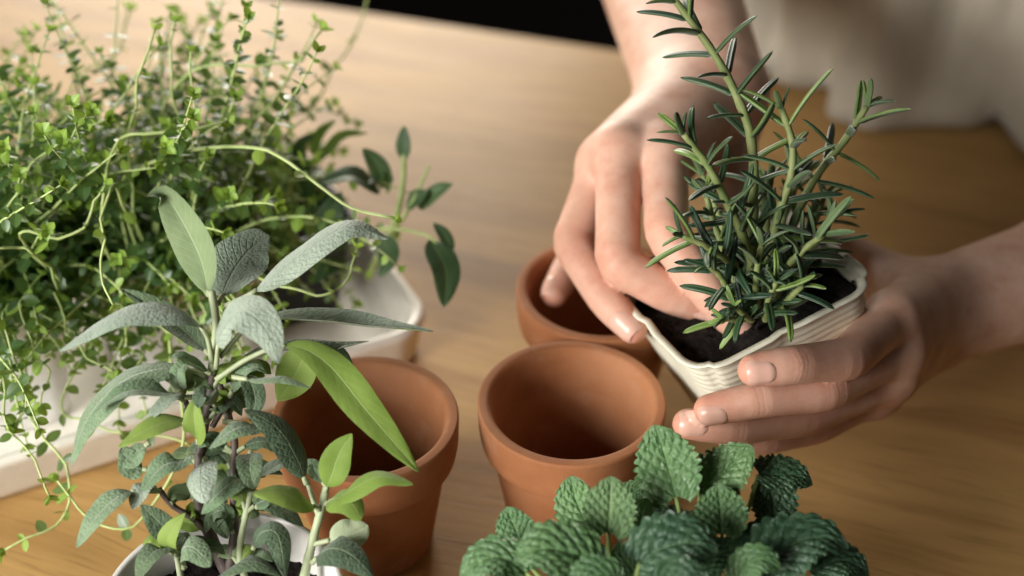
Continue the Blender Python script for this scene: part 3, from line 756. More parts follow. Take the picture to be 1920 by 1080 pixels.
# top whorl
sl([(392, 556, .450), (378, 490, .452), (345, 420, .452), (308, 366, .448), (276, 368, .442)], 84, (-.35, .25, 1), 'sage_mid', 'sage_silver', fold=.28, pet=.03)
sl([(408, 570, .452), (440, 505, .470), (475, 462, .478), (505, 443, .480)], 118, (-.15, .35, 1), 'sage_silver', 'sage_under', kind='round', fold=.12)
sl([(420, 575, .450), (480, 545, .446), (570, 475, .444), (655, 425, .446), (728, 448, .450)], 78, (-.35, .75, .8), 'sage_silver', 'sage_green', fold=-.22, pet=.2)
sl([(398, 680, .448), (385, 625, .438), (340, 590, .428), (230, 590, .424), (112, 658, .428)], 74, (-.15, .85, .62), 'sage_silver', 'sage_under', fold=-.18, pet=.22)
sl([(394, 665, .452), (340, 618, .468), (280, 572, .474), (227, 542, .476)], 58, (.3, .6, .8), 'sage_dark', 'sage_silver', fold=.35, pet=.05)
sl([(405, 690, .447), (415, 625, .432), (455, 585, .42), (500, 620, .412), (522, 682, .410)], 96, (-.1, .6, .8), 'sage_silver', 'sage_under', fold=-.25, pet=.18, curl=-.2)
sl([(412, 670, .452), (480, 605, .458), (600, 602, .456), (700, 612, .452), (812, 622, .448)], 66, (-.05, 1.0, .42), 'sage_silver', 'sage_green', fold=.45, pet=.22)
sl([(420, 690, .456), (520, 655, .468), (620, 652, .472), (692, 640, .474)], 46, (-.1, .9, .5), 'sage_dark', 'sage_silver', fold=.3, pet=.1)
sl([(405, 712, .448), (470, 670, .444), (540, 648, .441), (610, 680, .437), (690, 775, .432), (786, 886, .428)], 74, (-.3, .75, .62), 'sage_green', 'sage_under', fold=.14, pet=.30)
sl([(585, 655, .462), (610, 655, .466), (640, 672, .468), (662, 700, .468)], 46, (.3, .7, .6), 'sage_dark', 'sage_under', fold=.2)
sl([(575, 655, .46), (560, 690, .463), (540, 725, .464), (520, 752, .463)], 84, (-.1, .2, 1), 'sage_green', 'sage_green', kind='sage', fold=.1, pet=.0)
# left
sl([(385, 705, .450), (325, 690, .444), (235, 712, .437), (165, 785, .433), (132, 876, .431)], 92, (-.55, .6, .65), 'sage', 'sage_under', fold=-.18, pet=.12)
sl([(345, 750, .447), (310, 738, .434), (240, 735, .428), (174, 776, .426)], 56, (-.25, .8, .6), 'sage', 'sage_under', fold=.32, pet=.1)
sl([(390, 790, .451), (345, 785, .440), (290, 800, .432), (222, 838, .428)], 56, (-.2, .7, .7), 'sage_green', 'sage_under', fold=.1, pet=.3)
sl([(280, 830, .446), (262, 845, .445), (246, 862, .445), (228, 838, .446)], 40, (-.2, .4, 1), 'sage', 'sage_under', kind='round')
sl([(275, 880, .446), (255, 878, .445), (230, 850, .445)], 52, (-.1, .4, 1), 'sage', 'sage_under', kind='round')
sl([(360, 855, .449), (340, 865, .437), (305, 875, .431), (264, 924, .428)], 62, (-.4, .5, .8), 'sage', 'sage_under', fold=.14, pet=.1)
sl([(385, 860, .449), (378, 880, .434), (378, 915, .426), (388, 944, .424)], 60, (-.2, .5, .8), 'sage_silver', 'sage_under', fold=-.2, kind='round')
sl([(480, 905, .449), (445, 900, .440), (410, 925, .435), (378, 964, .433)], 62, (-.4, .7, .7), 'sage', 'sage_under', fold=-.15)
sl([(420, 790, .450), (482, 800, .438), (440, 805, .431), (392, 842, .428)], 50, (-.1, .8, .6), 'sage', 'sage_under', fold=-.1, pet=.3)
sl([(575, 908, .441), (550, 850, .437), (515, 800, .435), (458, 768, .434)], 66, (.35, .6, .8), 'sage_dark', 'sage_under', fold=-.2, pet=.06)
sl([(470, 848, .449), (468, 865, .436), (470, 890, .432), (478, 915, .432)], 50, (.1, .4, 1), 'sage_dark', 'sage_under', kind='round')
sl([(600, 955, .441), (565, 938, .432), (520, 925, .428), (474, 926, .426)], 60, (.0, .75, .7), 'sage_green', 'sage_under', fold=-.16, pet=.12)
sl([(608, 925, .441), (622, 890, .436), (636, 850, .434), (660, 813, .434)], 62, (.1, .3, 1), 'sage_green', 'sage_under', fold=.12, pet=.14)
sl([(612, 945, .441), (650, 925, .430), (710, 895, .426), (774, 908, .424)], 56, (.05, .8, .6), 'sage_green', 'sage_under', fold=-.2, pet=.16)
sl([(608, 945, .441), (635, 935, .431), (658, 945, .427), (676, 976, .426)], 58, (.1, .6, .8), 'sage_green', 'sage_under', fold=-.2, pet=.1, kind='round')
sl([(300, 920, .449), (235, 925, .436), (185, 965, .43), (144, 1026, .427)], 60, (-.35, .6, .7), 'sage', 'sage_under', fold=.16, pet=.3)
sl([(290, 915, .448), (270, 915, .44), (258, 935, .437), (248, 955, .436)], 40, (-.2, .5, .8), 'sage_silver', 'sage_under', kind='round')
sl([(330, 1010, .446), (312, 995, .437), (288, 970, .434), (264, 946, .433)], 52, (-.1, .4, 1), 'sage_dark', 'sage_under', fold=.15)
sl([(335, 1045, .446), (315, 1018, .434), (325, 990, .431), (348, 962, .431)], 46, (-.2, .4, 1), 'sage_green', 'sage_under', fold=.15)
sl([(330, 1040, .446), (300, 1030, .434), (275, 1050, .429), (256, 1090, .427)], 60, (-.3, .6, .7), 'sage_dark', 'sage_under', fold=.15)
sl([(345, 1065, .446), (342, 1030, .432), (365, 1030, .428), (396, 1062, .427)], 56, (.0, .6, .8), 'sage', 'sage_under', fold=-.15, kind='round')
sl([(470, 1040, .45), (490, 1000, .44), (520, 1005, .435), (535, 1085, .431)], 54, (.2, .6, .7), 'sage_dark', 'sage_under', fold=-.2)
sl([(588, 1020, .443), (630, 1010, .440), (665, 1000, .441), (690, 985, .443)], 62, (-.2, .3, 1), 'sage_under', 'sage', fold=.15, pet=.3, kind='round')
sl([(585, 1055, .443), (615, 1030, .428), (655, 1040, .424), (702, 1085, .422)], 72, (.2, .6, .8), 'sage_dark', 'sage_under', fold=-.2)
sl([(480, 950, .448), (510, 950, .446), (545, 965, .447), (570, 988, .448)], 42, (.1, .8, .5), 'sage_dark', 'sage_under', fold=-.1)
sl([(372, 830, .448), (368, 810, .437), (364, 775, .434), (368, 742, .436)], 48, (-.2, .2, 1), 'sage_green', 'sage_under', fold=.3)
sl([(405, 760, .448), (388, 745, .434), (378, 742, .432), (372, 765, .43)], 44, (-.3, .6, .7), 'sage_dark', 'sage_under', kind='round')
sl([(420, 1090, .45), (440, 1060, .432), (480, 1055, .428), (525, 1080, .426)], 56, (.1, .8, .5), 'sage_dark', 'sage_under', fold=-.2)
sl([(420, 705, .449), (480, 712, .441), (530, 710, .438), (584, 728, .437)], 30, (.0, .9, .4), 'sage', 'sage_under', fold=-.2, pet=.3)
sl([(395, 700, .448), (350, 675, .44), (335, 668, .438), (318, 672, .437)], 34, (-.2, .7, .7), 'sage', 'sage_under')
sl([(345, 735, .448), (335, 715, .442), (335, 695, .441), (352, 678, .443)], 34, (-.2, .3, 1), 'sage', 'sage_under', kind='round')
sl([(360, 745, .447), (325, 745, .44), (295, 770, .438), (265, 800, .438)], 34, (-.2, .7, .7), 'sage_silver', 'sage_under')
sl([(455, 700, .45), (470, 720, .444), (478, 750, .443), (470, 790, .443)], 44, (.3, .4, .9), 'sage_dark', 'sage_under')
sl([(430, 745, .451), (455, 700, .447), (480, 690, .447), (500, 700, .447)], 34, (.2, .7, .6), 'sage', 'sage_under')
sl([(437, 900, .453), (460, 870, .455), (500, 880, .458), (530, 890, .458)], 40, (.2, .7, .6), 'sage', 'sage_under')
sl([(440, 985, .453), (420, 960, .447), (400, 965, .447), (385, 1000, .447)], 36, (-.2, .6, .7), 'sage', 'sage_under')
sl([(437, 880, .453), (410, 850, .458), (380, 830, .462), (350, 850, .462)], 40, (-.2, .7, .6), 'sage', 'sage_under')
sl([(440, 1000, .453), (425, 985, .448), (405, 975, .446), (428, 1010, .444)], 30, (0, .5, .8), 'sage_dark', 'sage_under', kind='round')
sl([(320, 945, .449), (340, 930, .455), (360, 920, .458), (385, 930, .458)], 44, (0, .7, .6), 'sage', 'sage_under')
sl([(612, 912, .441), (590, 885, .446), (585, 870, .448), (560, 868, .45)], 30, (0, .7, .6), 'sage', 'sage_under')
sl([(478, 900, .448), (500, 885, .452), (530, 870, .456), (560, 872, .458)], 34, (0, .8, .5), 'sage_silver', 'sage_under')

rl = random.Random(31)
for bx, by, bd in [(372, 940, .455), (378, 880, .454), (388, 790, .452), (440, 985, .453), (437, 920, .453), (440, 850, .453), (425, 780, .453), (335, 1040, .447), (462, 960, .448), (396, 730, .451), (330, 735, .449), (450, 720, .45), (400, 1000, .457), (450, 1060, .45)]:
    for k in range(4):
        a = rl.uniform(0, 6.28); ln = rl.uniform(50, 92); up = rl.uniform(5, 30); dz = rl.uniform(-.006, .012)
        dx, dy = math.cos(a)*ln, -abs(math.sin(a))*ln*.45
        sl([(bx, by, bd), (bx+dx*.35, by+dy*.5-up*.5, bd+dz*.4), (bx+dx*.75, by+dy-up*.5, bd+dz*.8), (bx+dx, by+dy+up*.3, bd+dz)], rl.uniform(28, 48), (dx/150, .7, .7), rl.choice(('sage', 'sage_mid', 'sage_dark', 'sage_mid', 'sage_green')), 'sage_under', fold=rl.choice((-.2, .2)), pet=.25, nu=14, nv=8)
# ------------------------------------------------------------------ lemon balm
bb = onz(1240, 1240, .035)
bp = thing('round_pot', 'white round pot under the lemon balm at the bottom edge', 'plant pot', (bb.x, bb.y, .0005))
V, F = lathe(rnd([(.001, 0), (.026, 0), (.034, .038), (.0325, .0385), (.0245, .005), (.001, .004)], .0012, 4)); part('pot_wall', np.array(V)+np.array((bb.x, bb.y, .0005)), F, M['ceramic'], bp, (bb.x, bb.y, .0005))
bm_ = thing('lemon_balm_plant', 'lemon balm with crinkled scalloped green leaves at the bottom edge', 'herb plant', (bb.x, bb.y, .03), 'herbs on the table')
disc_soil(bm_, bb.x, bb.y, .031, .0305, 5)
def bl(pts, w, face, top='balm', under='balm_under', root=None, pet=.0, fold=.10, nu=84, nv=48, **k):
    leaf(bm_, pts, w, face, top, under, 'stem_balm', 'balm', fold=fold, nu=nu, nv=nv, pet=pet, thick=.0004, wave=.03, **k)
    if root:
        stem_part(bm_, [pts[0]]+root, .0007, .0011, 'stem_balm', n=16)
BT = (1240, 1190, .425)
bl([(1268, 932, .452), (1258, 890, .455), (1245, 845, .456), (1228, 796, .455)], 126, (-.45, .3, .9), root=[(1278, 990, .448), (1270, 1080, .44), BT])
bl([(1312, 924, .455), (1335, 905, .456), (1370, 875, .457), (1412, 838, .456)], 104, (-.3, .5, .9), root=[(1310, 990, .45), (1290, 1090, .44), BT])
bl([(1353, 1000, .447), (1352, 970, .448), (1350, 940, .449), (1345, 908, .449)], 100, (-.25, .35, 1), root=[(1352, 1050, .444), (1320, 1110, .438), BT])
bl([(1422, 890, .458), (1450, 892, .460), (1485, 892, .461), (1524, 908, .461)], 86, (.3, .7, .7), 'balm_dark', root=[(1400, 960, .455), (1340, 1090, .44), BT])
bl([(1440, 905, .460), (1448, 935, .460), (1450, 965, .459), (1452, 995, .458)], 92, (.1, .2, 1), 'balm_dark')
bl([(1108, 1000, .452), (1095, 970, .454), (1080, 935, .456), (1070, 892, .456)], 96, (-.35, .45, .9), root=[(1120, 1050, .447), (1180, 1130, .435), BT])
bl([(1141, 998, .440), (1143, 970, .441), (1145, 935, .442), (1146, 893, .442)], 98, (-.15, .1, 1), 'balm_under', 'balm', root=[(1145, 1050, .437), (1180, 1130, .43), BT])
bl([(978, 1028, .450), (972, 1005, .452), (962, 980, .453), (950, 950, .453)], 78, (-.4, .5, .8), root=[(1010, 1080, .445), (1100, 1150, .435), BT])
bl([(1112, 1062, .430), (1075, 1040, .428), (1020, 1030, .427), (965, 1045, .427)], 120, (-.15, .6, .8), 'balm', root=[(1140, 1100, .428), (1200, 1160, .426), BT])
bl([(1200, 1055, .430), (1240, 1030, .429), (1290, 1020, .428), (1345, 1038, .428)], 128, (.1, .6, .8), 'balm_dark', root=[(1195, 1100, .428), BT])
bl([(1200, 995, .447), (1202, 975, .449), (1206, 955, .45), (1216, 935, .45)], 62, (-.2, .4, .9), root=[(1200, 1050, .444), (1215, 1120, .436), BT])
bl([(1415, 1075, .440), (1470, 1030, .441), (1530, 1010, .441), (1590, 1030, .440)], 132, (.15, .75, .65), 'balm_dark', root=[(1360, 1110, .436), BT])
bl([(1520, 1075, .444), (1560, 1055, .445), (1590, 1055, .446), (1630, 1080, .446)], 90, (.2, .7, .7), 'balm_dark')
bl([(985, 1075, .436), (950, 1050, .436), (910, 1050, .436), (862, 1085, .436)], 92, (-.25, .7, .7), root=[(1040, 1110, .433), BT])
bl([(1165, 960, .456), (1178, 935, .458), (1190, 918, .459), (1205, 905, .459)], 56, (-.1, .5, .8), 'balm')
bl([(1280, 985, .455), (1262, 975, .456), (1240, 968, .457), (1220, 975, .457)], 60, (0, .7, .6), 'balm_dark', root=[(1270, 1050, .45), BT])
bl([(1260, 1000, .452), (1290, 985, .454), (1315, 985, .455), (1335, 1000, .455)], 60, (.1, .7, .6), 'balm_dark')
bl([(1110, 1075, .445), (1090, 1025, .448), (1060, 1000, .45), (1030, 990, .452)], 70, (-.2, .7, .6), 'balm')
bl([(1380, 1090, .432), (1400, 1060, .431), (1430, 1050, .43), (1465, 1070, .43)], 66, (.1, .5, .9), 'balm', root=[(1340, 1130, .43), BT])
bl([(1150, 1090, .424), (1130, 1080, .423), (1100, 1085, .422), (1060, 1110, .422)], 80, (-.1, .5, .9), 'balm')
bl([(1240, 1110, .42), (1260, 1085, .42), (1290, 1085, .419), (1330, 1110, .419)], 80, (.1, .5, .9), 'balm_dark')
bl([(1200, 1090, .434), (1180, 1060, .436), (1165, 1040, .438), (1160, 1015, .44)], 50, (-.1, .4, 1), 'balm')
bl([(1300, 1090, .438), (1330, 1050, .442), (1370, 1030, .445), (1400, 1000, .446)], 70, (.1, .5, .8), 'balm_dark')
bl([(1440, 1090, .446), (1420, 1030, .45), (1430, 1000, .452), (1460, 975, .453)], 80, (.1, .4, .9), 'balm_dark')
bl([(1060, 1090, .452), (1040, 1040, .456), (1020, 1015, .457), (1000, 1000, .457)], 60, (-.2, .6, .8), 'balm_dark')

# ------------------------------------------------------------------ person
def seg_d(P, a, b, ra, rb):
    ab = b-a; t = np.clip(((P-a)@ab)/(ab@ab), 0, 1); return np.linalg.norm(P-a-t[:, None]*ab, axis=1)-(ra+(rb-ra)*t)
def smin(a, b, k):
    h = np.maximum(k-np.abs(a-b), 0)/k; return np.minimum(a, b)-h*h*k*.25
class Body:
    """groups: list of (k_inside, [prims]) ; fingers joined with a small k, then with the palm"""
    def __init__(s): s.fingers = []; s.palm = []; s.kp = .009; s.kf = .0007; s.kj = .006
    def f(s, P):
        d = np.full(len(P), 1.0)
        for pr in s.palm: d = smin(d, seg_d(P, *pr), s.kp)
        if s.fingers:
            e = np.full(len(P), 1.0)
            for F_ in s.fingers:
                g = np.full(len(P), 1.0)
                for pr in F_: g = np.minimum(g, seg_d(P, *pr))
                e = smin(e, g, s.kf)
            d = smin(d, e, s.kj)
        return d
    def grad(s, P, e=2e-4):
        g = np.stack([s.f(P+np.eye(3)[k]*e)-s.f(P-np.eye(3)[k]*e) for k in range(3)], 1); return nrm(g)
def polygonise(f, lo, hi, h, bodyobj):
    n4 = np.ceil((np.array(hi)-lo)/(4*h)).astype(int)+1
    g = [lo[k]+4*h*(np.arange(n4[k])+.5) for k in range(3)]
    C = np.stack(np.meshgrid(*g, indexing='ij'), -1).reshape(-1, 3); dc = f(C)
    near = (np.abs(dc) < 4*h*1.15)
    D = np.repeat(np.repeat(np.repeat(np.where(dc > 0, 1., -1.).reshape(n4), 4, 0), 4, 1), 4, 2)
    mk = np.repeat(np.repeat(np.repeat(near.reshape(n4), 4, 0), 4, 1), 4, 2)
    idx = np.argwhere(mk); P = np.array(lo)+(idx+.5)*h; vals = np.empty(len(P))
    for i in range(0, len(P), 400000): vals[i:i+400000] = f(P[i:i+400000])
    D[mk] = vals
    s = D < 0; nx, ny, nz = D.shape
    c = [s[i:nx-1+i, j:ny-1+j, k:nz-1+k] for i in (0, 1) for j in (0, 1) for k in (0, 1)]
    cnt = sum(x.astype(np.int8) for x in c); act = (cnt > 0) & (cnt < 8)
    ids = -np.ones(act.shape, dtype=np.int64); cells = np.argwhere(act); ids[act] = np.arange(len(cells))
    acc = np.zeros((len(cells), 3)); num = np.zeros(len(cells))
    for ax in range(3):
        o1, o2 = [k for k in range(3) if k != ax]
        for p in (0, 1):
            for q in (0, 1):
                a = cells.copy(); a[:, o1] += p; a[:, o2] += q; b = a.copy(); b[:, ax] += 1
                da = D[tuple(a.T)]; db = D[tuple(b.T)]; m = (da < 0) != (db < 0); t = da/(da-db+1e-15)
                pos = a.astype(float); pos[:, ax] += t; acc[m] += pos[m]; num[m] += 1
    Vv = np.array(lo)+(acc/num[:, None]+.5)*h
    for _ in range(3): Vv = Vv-bodyobj.grad(Vv)*np.clip(f(Vv), -h, h)[:, None]
    Fs = []
    for ax in range(3):
        o1, o2 = (ax+1) % 3, (ax+2) % 3
        sl1 = [slice(None)]*3; sl2 = [slice(None)]*3; sl1[ax] = slice(0, -1); sl2[ax] = slice(1, None)
        ch = s[tuple(sl1)] != s[tuple(sl2)]; e = np.argwhere(ch)
        e = e[(e[:, o1] > 0) & (e[:, o2] > 0) & (e[:, o1] < D.shape[o1]-1) & (e[:, o2] < D.shape[o2]-1)]
        ins = s[tuple(e.T)]
        q = []
        for p1, p2 in ((-1, -1), (0, -1), (0, 0), (-1, 0)):
            a = e.copy(); a[:, o1] += p1; a[:, o2] += p2; q.append(ids[tuple(a.T)])
        q = np.stack(q, 1); q[~ins] = q[~ins][:, ::-1]; q = q[(q >= 0).all(1)]; Fs.append(q)
    return Vv, np.vstack(Fs)
def A(*p): return np.array(at(*p))
def finger(js, r, pip_b=.0):
    m, p, d, t = [A(*j) for j in js]
    def corner(a, b, c, n=5):
        la, lc = np.linalg.norm(a-b), np.linalg.norm(c-b); q = min(.0070, la*.42, lc*.42)
        u, v = b+(a-b)/la*q, b+(c-b)/lc*q; b2 = b+(b-(u+v)/2)*.5
        return [(1-k)**2*u+2*k*(1-k)*b2+k*k*v for k in np.linspace(0, 1, n)]
    pts = [m, m+(p-m)*.35, m+(p-m)*.6]+corner(m, p, d)+[p+(d-p)*.5]+corner(p, d, t)+[d+(t-d)*.6, t]
    pts = np.array(pts); Lc = np.r_[0, np.cumsum(np.linalg.norm(np.diff(pts, axis=0), axis=1))]
    ip, idd = 5, 11; kx = [0, Lc[ip]*.5, Lc[ip], (Lc[ip]+Lc[idd])/2, Lc[idd], (Lc[idd]+Lc[-1])/2+.001, Lc[-1]]
    ky = [r[0], (r[0]+r[1])/2-.0002, r[1]+.0002, (r[1]+r[2])/2-.0001, r[2], (r[2]+r[3])/2+.0004, r[3]]
    xs = np.linspace(0, Lc[-1], 20); P_ = np.stack([np.interp(xs, Lc, pts[:, k]) for k in range(3)], 1)
    rr_ = np.interp(xs, kx, ky); rr_[1:-1] = (rr_[:-2]+2*rr_[1:-1]+rr_[2:])/4
    pr = [(P_[i], P_[i+1], rr_[i], rr_[i+1]) for i in range(19)]
    return pr, (m, p, d, t)
# right hand (left in the picture): fingers in the soil
RH = Body(); RJ = {}; RH.kp = .011; RH.kj = .005
wr = A(1318, 172, .600)
FJ = {
 'index':  ([(1246, 286, .540), (1250, 438, .515), (1334, 552, .509), (1384, 612, .512)], (.0092, .0080, .0073, .0059)),
 'middle': ([(1160, 280, .540), (1158, 494, .520), (1250, 548, .520), (1318, 578, .524)], (.0092, .0081, .0073, .0059)),
 'ring':   ([(1130, 306, .556), (1072, 458, .541), (1134, 560, .527), (1186, 616, .519)], (.0086, .0076, .0067, .0055)),
 'little': ([(1122, 345, .575), (1094, 452, .585), (1062, 505, .575), (1040, 552, .566)], (.0080, .0070, .0061, .0052)),
}
for nme, (js, r) in FJ.items():
    pr, J = finger(js, r); RH.fingers.append(pr); RJ[nme] = J
w_i, w_m, w_r, w_l = A(1345, 180, .590), A(1318, 165, .592), A(1292, 165, .600), A(1275, 178, .612)
for nme, w, ra in (('index', w_i, .0135), ('middle', w_m, .0135), ('ring', w_r, .013), ('little', w_l, .012)):
    m = RJ[nme][0]; RH.palm.append((w, m, ra, .0098))
dn = np.array(fc(.1, -.35, -1))*.010
RH.palm.append((w_m+dn, RJ['middle'][0]+dn*1.1, .014, .010)); RH.palm.append((w_i+dn, RJ['index'][0]+dn*1.3, .015, .010))
th_ = [A(1360, 230, .600), A(1375, 360, .580), A(1392, 480, .560), A(1400, 560, .545)]
RH.fingers.append([(th_[0], th_[1], .0130, .0105), (th_[1], th_[2], .0100, .0090), (th_[2], th_[3], .0088, .0068)])
RH.palm.append((w_i, th_[0], .014, .013))
el_r = A(1125, -430, .88)
fm = wr+(el_r-wr)*.35; 
ax_s = np.array(fc(1, .25, .1))*.008
RH.palm += [(wr+ax_s, fm+ax_s*1.2, .0190, .0235), (wr-ax_s, fm-ax_s*1.2, .0190, .0235), (fm, el_r, .031, .036)]
# left hand (right in the picture): wraps the cream pot
LH = Body(); LJ = {}
GJ = {
 'index':  ([(1672, 596, .520), (1588, 674, .487), (1486, 684, .472), (1414, 694, .470)], (.0090, .0074, .0065, .0055)),
 'middle': ([(1682, 655, .522), (1545, 735, .492), (1420, 750, .482), (1330, 768, .484)], (.0092, .0070, .0062, .0053)),
 'ring':   ([(1668, 705, .530), (1510, 780, .510), (1380, 800, .498), (1290, 795, .496)], (.0088, .0073, .0064, .0054)),
 'little': ([(1640, 735, .542), (1530, 795, .528), (1440, 818, .516), (1375, 822, .512)], (.0084, .0074, .0066, .0056)),
}
for nme, (js, r) in GJ.items():
    pr, J = finger(js, r); LH.fingers.append(pr); LJ[nme] = J
wl = A(1740, 590, .560)
for nme, off, ra in (('index', (1735, 560, .555), .0125), ('middle', (1745, 585, .552), .013), ('ring', (1740, 615, .556), .013), ('little', (1725, 640, .565), .012)):
    m = LJ[nme][0]; LH.palm.append((A(*off), m, ra, .0098))
LH.palm.append((A(1700, 620, .565), A(1640, 660, .552), .014, .011))
tj = [A(1690, 545, .572), A(1655, 512, .580), A(1600, 480, .590), A(1545, 462, .592)]
LH.fingers.append([(tj[0], tj[1], .0125, .0100), (tj[1], tj[2], .0098, .0085), (tj[2], tj[3], .0085, .0068)])
LH.palm.append((A(1740, 570, .565), tj[0], .013, .0125))
el_l = A(2540, 340, .66)
f1 = wl+(el_l-wl)*.3; ay = np.array(fc(-.25, 1, .2))*.0045
LH.palm += [(wl+ay, f1+ay, .0158, .0205), (wl-ay, f1-ay, .0158, .0205), (f1, el_l, .0245, .034)]
# torso with upper arms (coarse)
tz = E0 + ed*((.285-E0.x)/ed.x)
tc0 = np.array(tz + en*.105)
def tv(a, b, z): return tc0 + np.array(ed)*a + np.array(en)*b + np.array([0, 0, z])
TB = Body(); TB.kp = .03
sh_r, sh_l = tv(-.165, .02, .40), tv(.165, .02, .40)
TB.palm = [(tv(-.05, .03, -.12), tv(-.06, .02, .33), .085, .085), (tv(.05, .03, -.12), tv(.06, .02, .33), .085, .085), (tv(-.1, .02, .38), tv(.1, .02, .38), .06, .06),
           (tv(0, .02, .40), tv(0, .01, .50), .055, .05), (sh_r, el_r, .05, .036), (sh_l, el_l, .05, .036)]
TB.palm += [(wr+(el_r-wr)*.35, el_r, .031, .036), (wl+(el_l-wl)*.3, el_l, .0245, .034)]
def bounds(prs, pad, clipaxis=None):
    P = np.array([q for pr in prs for q in (pr[0]-max(pr[2:]), pr[0]+max(pr[2:]), pr[1]-max(pr[2:]), pr[1]+max(pr[2:]))]); return P.min(0)-pad, P.max(0)+pad
per = thing('person', 'person in a loose beige linen shirt, bare forearms, both hands at the rosemary pot', 'person', (float(tc0[0]), float(tc0[1]), -.12))
allr = RH.palm+[p for f in RH.fingers for p in f]; alll = LH.palm+[p for f in LH.fingers for p in f]
lo, hi = bounds(allr, .004); ycut = .80; hi[1] = min(hi[1], ycut)
V1, F1 = polygonise(RH.f, lo, hi, .00105, RH)
lo2, hi2 = bounds(alll, .004); xcut = .30; hi2[0] = min(hi2[0], xcut)
V2, F2 = polygonise(LH.f, lo2, hi2, .00105, LH)
lo3, hi3 = bounds(TB.palm, .01)
V3, F3 = polygonise(TB.f, lo3, hi3, .006, TB)
kill = ((V3[:, 1] < ycut-.008) & (V3[:, 0] < .18) & (V3[:, 2] < .2)) | ((V3[:, 0] < xcut-.008) & (V3[:, 1] < .66) & (V3[:, 2] < .2))
F3 = F3[~kill[F3].any(1)]
VV = np.vstack([V1, V2, V3]); FF = np.vstack([F1, F2+len(V1), F3+len(V1)+len(V2)])
used = np.zeros(len(VV), bool); used[FF.ravel()] = True; mp = np.cumsum(used)-1; VV = VV[used]; FF = mp[FF]
# blush and crease attributes
red = np.zeros(len(VV)); cw = np.zeros(len(VV)); ca = np.zeros(len(VV))
for J in list(RJ.values())+list(LJ.values()):
    m, p, d, t = J
    red = np.maximum(red, np.exp(-(np.linalg.norm(VV-t, axis=1)/.011)**2)*.95)
    red = np.maximum(red, np.exp(-(np.linalg.norm(VV-p, axis=1)/.011)**2)*.75)
    red = np.maximum(red, np.exp(-(np.linalg.norm(VV-m, axis=1)/.012)**2)*.5)
    red = np.maximum(red, np.exp(-(seg_d(VV, m, p, 0, 0)/.014)**2)*.3); red = np.maximum(red, np.exp(-(seg_d(VV, p, d, 0, 0)/.012)**2)*.5)
    for c, axv, rad in ((p, nrm(p-m)+nrm(d-p), .0085), (d, nrm(d-p)+nrm(t-d), .0055)):
        a_ = nrm(axv); s_ = (VV-c)@a_; w_ = np.exp(-(s_/.0034)**2)*(np.linalg.norm(VV-c, axis=1) < rad*2.2); k_ = w_ > cw
        cw[k_] = w_[k_]; ca[k_] = s_[k_]
def skin():
    m = mat('skin', (.62, .38, .28), .5, Specular_IOR_Level=.38); t = NT(m); tc = t.n('ShaderNodeTexCoord')
    at_ = t.n('ShaderNodeAttribute', attribute_name='blush'); cwn = t.n('ShaderNodeAttribute', attribute_name='crease'); can = t.n('ShaderNodeAttribute', attribute_name='along')
    n1 = noise(t, tc.outputs['Object'], 75, 5, .65); n2 = noise(t, tc.outputs['Object'], 900, 3, .6)
    c = t.ramp(n1, [(.3, (.54, .285, .20)), (.5, (.64, .40, .295)), (.7, (.71, .485, .375))])
    c = t.mix(t.math('MULTIPLY', at_.outputs['Fac'], .95), c, (.62, .27, .18))
    t.l(c, t.b.inputs['Base Color'])
    t.b.inputs['Subsurface Weight'].default_value = .25; t.b.inputs['Subsurface Radius'].default_value = (.0030, .0012, .0007); t.b.inputs['Subsurface Scale'].default_value = 1.0
    v = t.n('ShaderNodeTexVoronoi', feature='DISTANCE_TO_EDGE'); v.inputs['Scale'].default_value = 1100; t.l(tc.outputs['Object'], v.inputs['Vector'])
    wob = t.math('ADD', can.outputs['Fac'], t.math('MULTIPLY', noise(t, tc.outputs['Object'], 260, 2), .0016))
    wv = t.math('POWER', t.math('ABSOLUTE', t.math('SINE', t.math('MULTIPLY', wob, 1750))), .4)
    h = t.math('ADD', t.math('MULTIPLY', n2, .4), t.math('MULTIPLY', t.math('MULTIPLY', t.math('SUBTRACT', wv, .72), cwn.outputs['Fac']), .5))
    h = t.math('ADD', h, t.math('MULTIPLY', t.math('MINIMUM', v.outputs['Distance'], .15), 1.2))
    t.bump(h, .32, .00045)
    return m
M['skin'] = skin()
bo = part('body', VV, FF.tolist(), M['skin'], per, (float(tc0[0]), float(tc0[1]), 0))
for nm, arr in (('blush', red), ('crease', cw), ('along', ca)):
    a_ = bo.data.attributes.new(nm, 'FLOAT', 'POINT'); a_.data.foreach_set('value', arr.astype(np.float32))
M['nail'] = mat('nail', (.68, .41, .32), .3, Coat_Weight=.0, Subsurface_Weight=.2, Subsurface_Radius=(.002, .001, .0006))
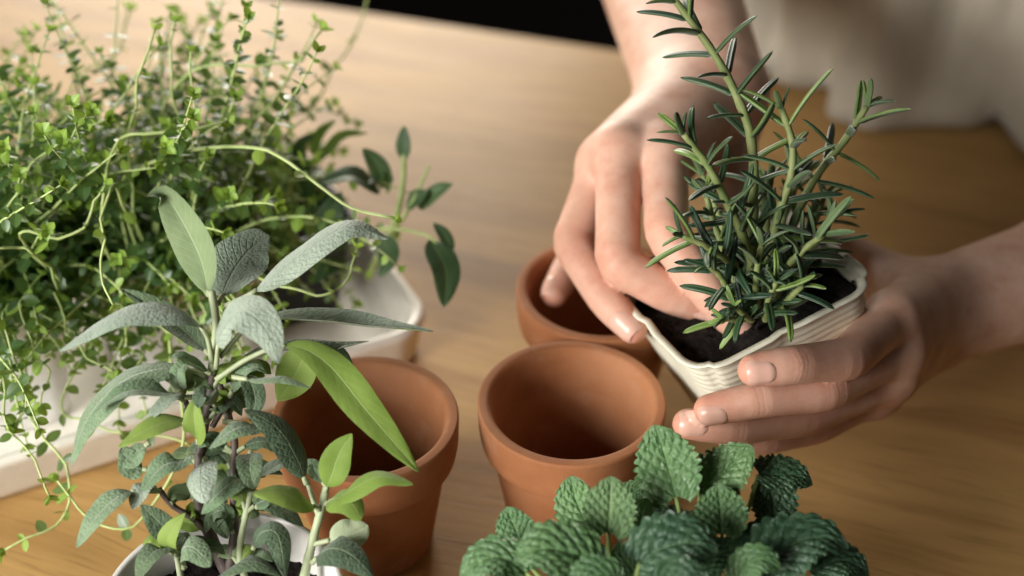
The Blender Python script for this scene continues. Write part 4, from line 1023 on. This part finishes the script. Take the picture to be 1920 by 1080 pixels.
def nail(Bd, J, dors, L=.0098, W=.0052, back=.0072):
    m, p, d, t = J; ax_ = nrm(t-d); n = np.array(dors); n = nrm(n-ax_*(n@ax_)); s = np.cross(ax_, n)
    nu, nv = 12, 10; V = []; F = []; tip = t+ax_*.0040
    for i in range(nu+1):
        v = i/nu; c = tip-ax_*(L*(1-v))
        wv = W*(.86+.2*math.sin(v*math.pi*.55))*math.sqrt(max(1-max(0, (v-.72)/.36)**2, .05))*math.sqrt(max(1-max(0, (.22-v)/.3)**2, .05))
        for j in range(nv+1):
            a = (j/nv*2-1); q = c+s*(a*wv)+n*.012
            for _ in range(14): q = q-n*Bd.f(q[None])[0]*.9
            lift = .0006*(1-a**6) - .00025*(abs(a) > .95) + (.0003*max(0, (v-.8)/.2)) - .0004*max(0, (.12-v)/.12)
            V.append(q+n*lift)
    for i in range(nu):
        for j in range(nv): a = i*(nv+1)+j; F.append((a, a+nv+1, a+nv+2, a+1))
    V = np.array(V); fn = np.cross(V[F[55][1]]-V[F[55][0]], V[F[55][3]]-V[F[55][0]])
    if fn@n < 0: F = [f[::-1] for f in F]
    part('fingernail', V, F, M['nail'], per)
nail(RH, RJ['ring'], fc(-.45, -.2, .9), .0105, .0050)
nail(RH, RJ['little'], fc(-.8, .35, .6), .0085, .0042)
nail(RH, RJ['index'], fc(-.3, .4, .9)); nail(RH, RJ['middle'], fc(-.3, .2, .9))
nail(LH, LJ['index'], fc(-.05, -.2, 1), .0092, .0043)
nail(LH, LJ['middle'], fc(-.05, -.6, 1), .0092, .0041)
nail(LH, LJ['ring'], fc(-.1, .1, 1), .0095, .0045); nail(LH, LJ['little'], fc(-.1, -.2, 1), .0085, .0040)
# shirt
def linen():
    m = mat('linen', (.42, .37, .27), .9); t = NT(m); tc = t.n('ShaderNodeTexCoord')
    nz = noise(t, tc.outputs['Object'], 30, 4); c = t.ramp(nz, [(.3, (.40, .36, .285)), (.7, (.50, .455, .365))]); t.l(c, t.b.inputs['Base Color'])
    v = noise(t, tc.outputs['Object'], 1500, 2); t.bump(v, .4, .0005); t.b.inputs['Sheen Weight'].default_value = .2
    return m
M['linen'] = linen()
def shirt():
    NA, NZ = 160, 44; V = []; F = []
    rs = np.random.RandomState(9); fr = [(9, .5), (14, 1.7), (23, 3.1), (31, 4.4)]
    for k in range(NZ+1):
        f = k/NZ; z = .003+f*.45
        sx = .185*(1-.15*max(0, (f-.75)/.25)**2); sy = .118*(1-.25*max(0, (f-.7)/.3))
        if f > .9: q = (f-.9)/.1; sx *= (1-.62*q*q); sy *= (1-.35*q*q)
        for j in range(NA):
            a = 2*math.pi*j/NA
            fold = sum((abs(math.sin(n_*.5*a+ph+1.2*math.sin(f*5+ph)+f*2*math.sin(ph*2)))-.6)/(1+i*.5) for i, (n_, ph) in enumerate(fr))*.024*(1-.3*f)
            fold += .005*math.exp(-f*9)*math.sin(5*a+1)
            p = tv(math.cos(a)*(sx+fold), math.sin(a)*(sy+fold)-.037+.037*f, z+.002*math.sin(7*a+.6)*(1-f))
            V.append(p)
    for k in range(NZ):
        for j in range(NA): i = (j+1) % NA; F.append((k*NA+j, k*NA+i, (k+1)*NA+i, (k+1)*NA+j))
    V = np.array(V); mb = MB(); mb.add(V, F)
    for sh, el in ((sh_r, el_r), (sh_l, el_l)):
        pts = smooth([sh+(sh-el)*.05, sh+(el-sh)*.25, sh+(el-sh)*.55], 20); r = np.linspace(.062, .060, 20)+.003*np.sin(np.linspace(0, 18, 20))
        Vt, Ft = tube(pts, r, 28, cap=False); mb.add(Vt, Ft)
    o = mb.build('shirt', [M['linen']], per, tuple(tc0))
    md = o.modifiers.new('cloth_thickness', 'SOLIDIFY'); md.thickness = .0015; md.offset = -1
shirt()
print('needles', nleaf[0], 'thyme', tcount, 'body verts', len(VV))
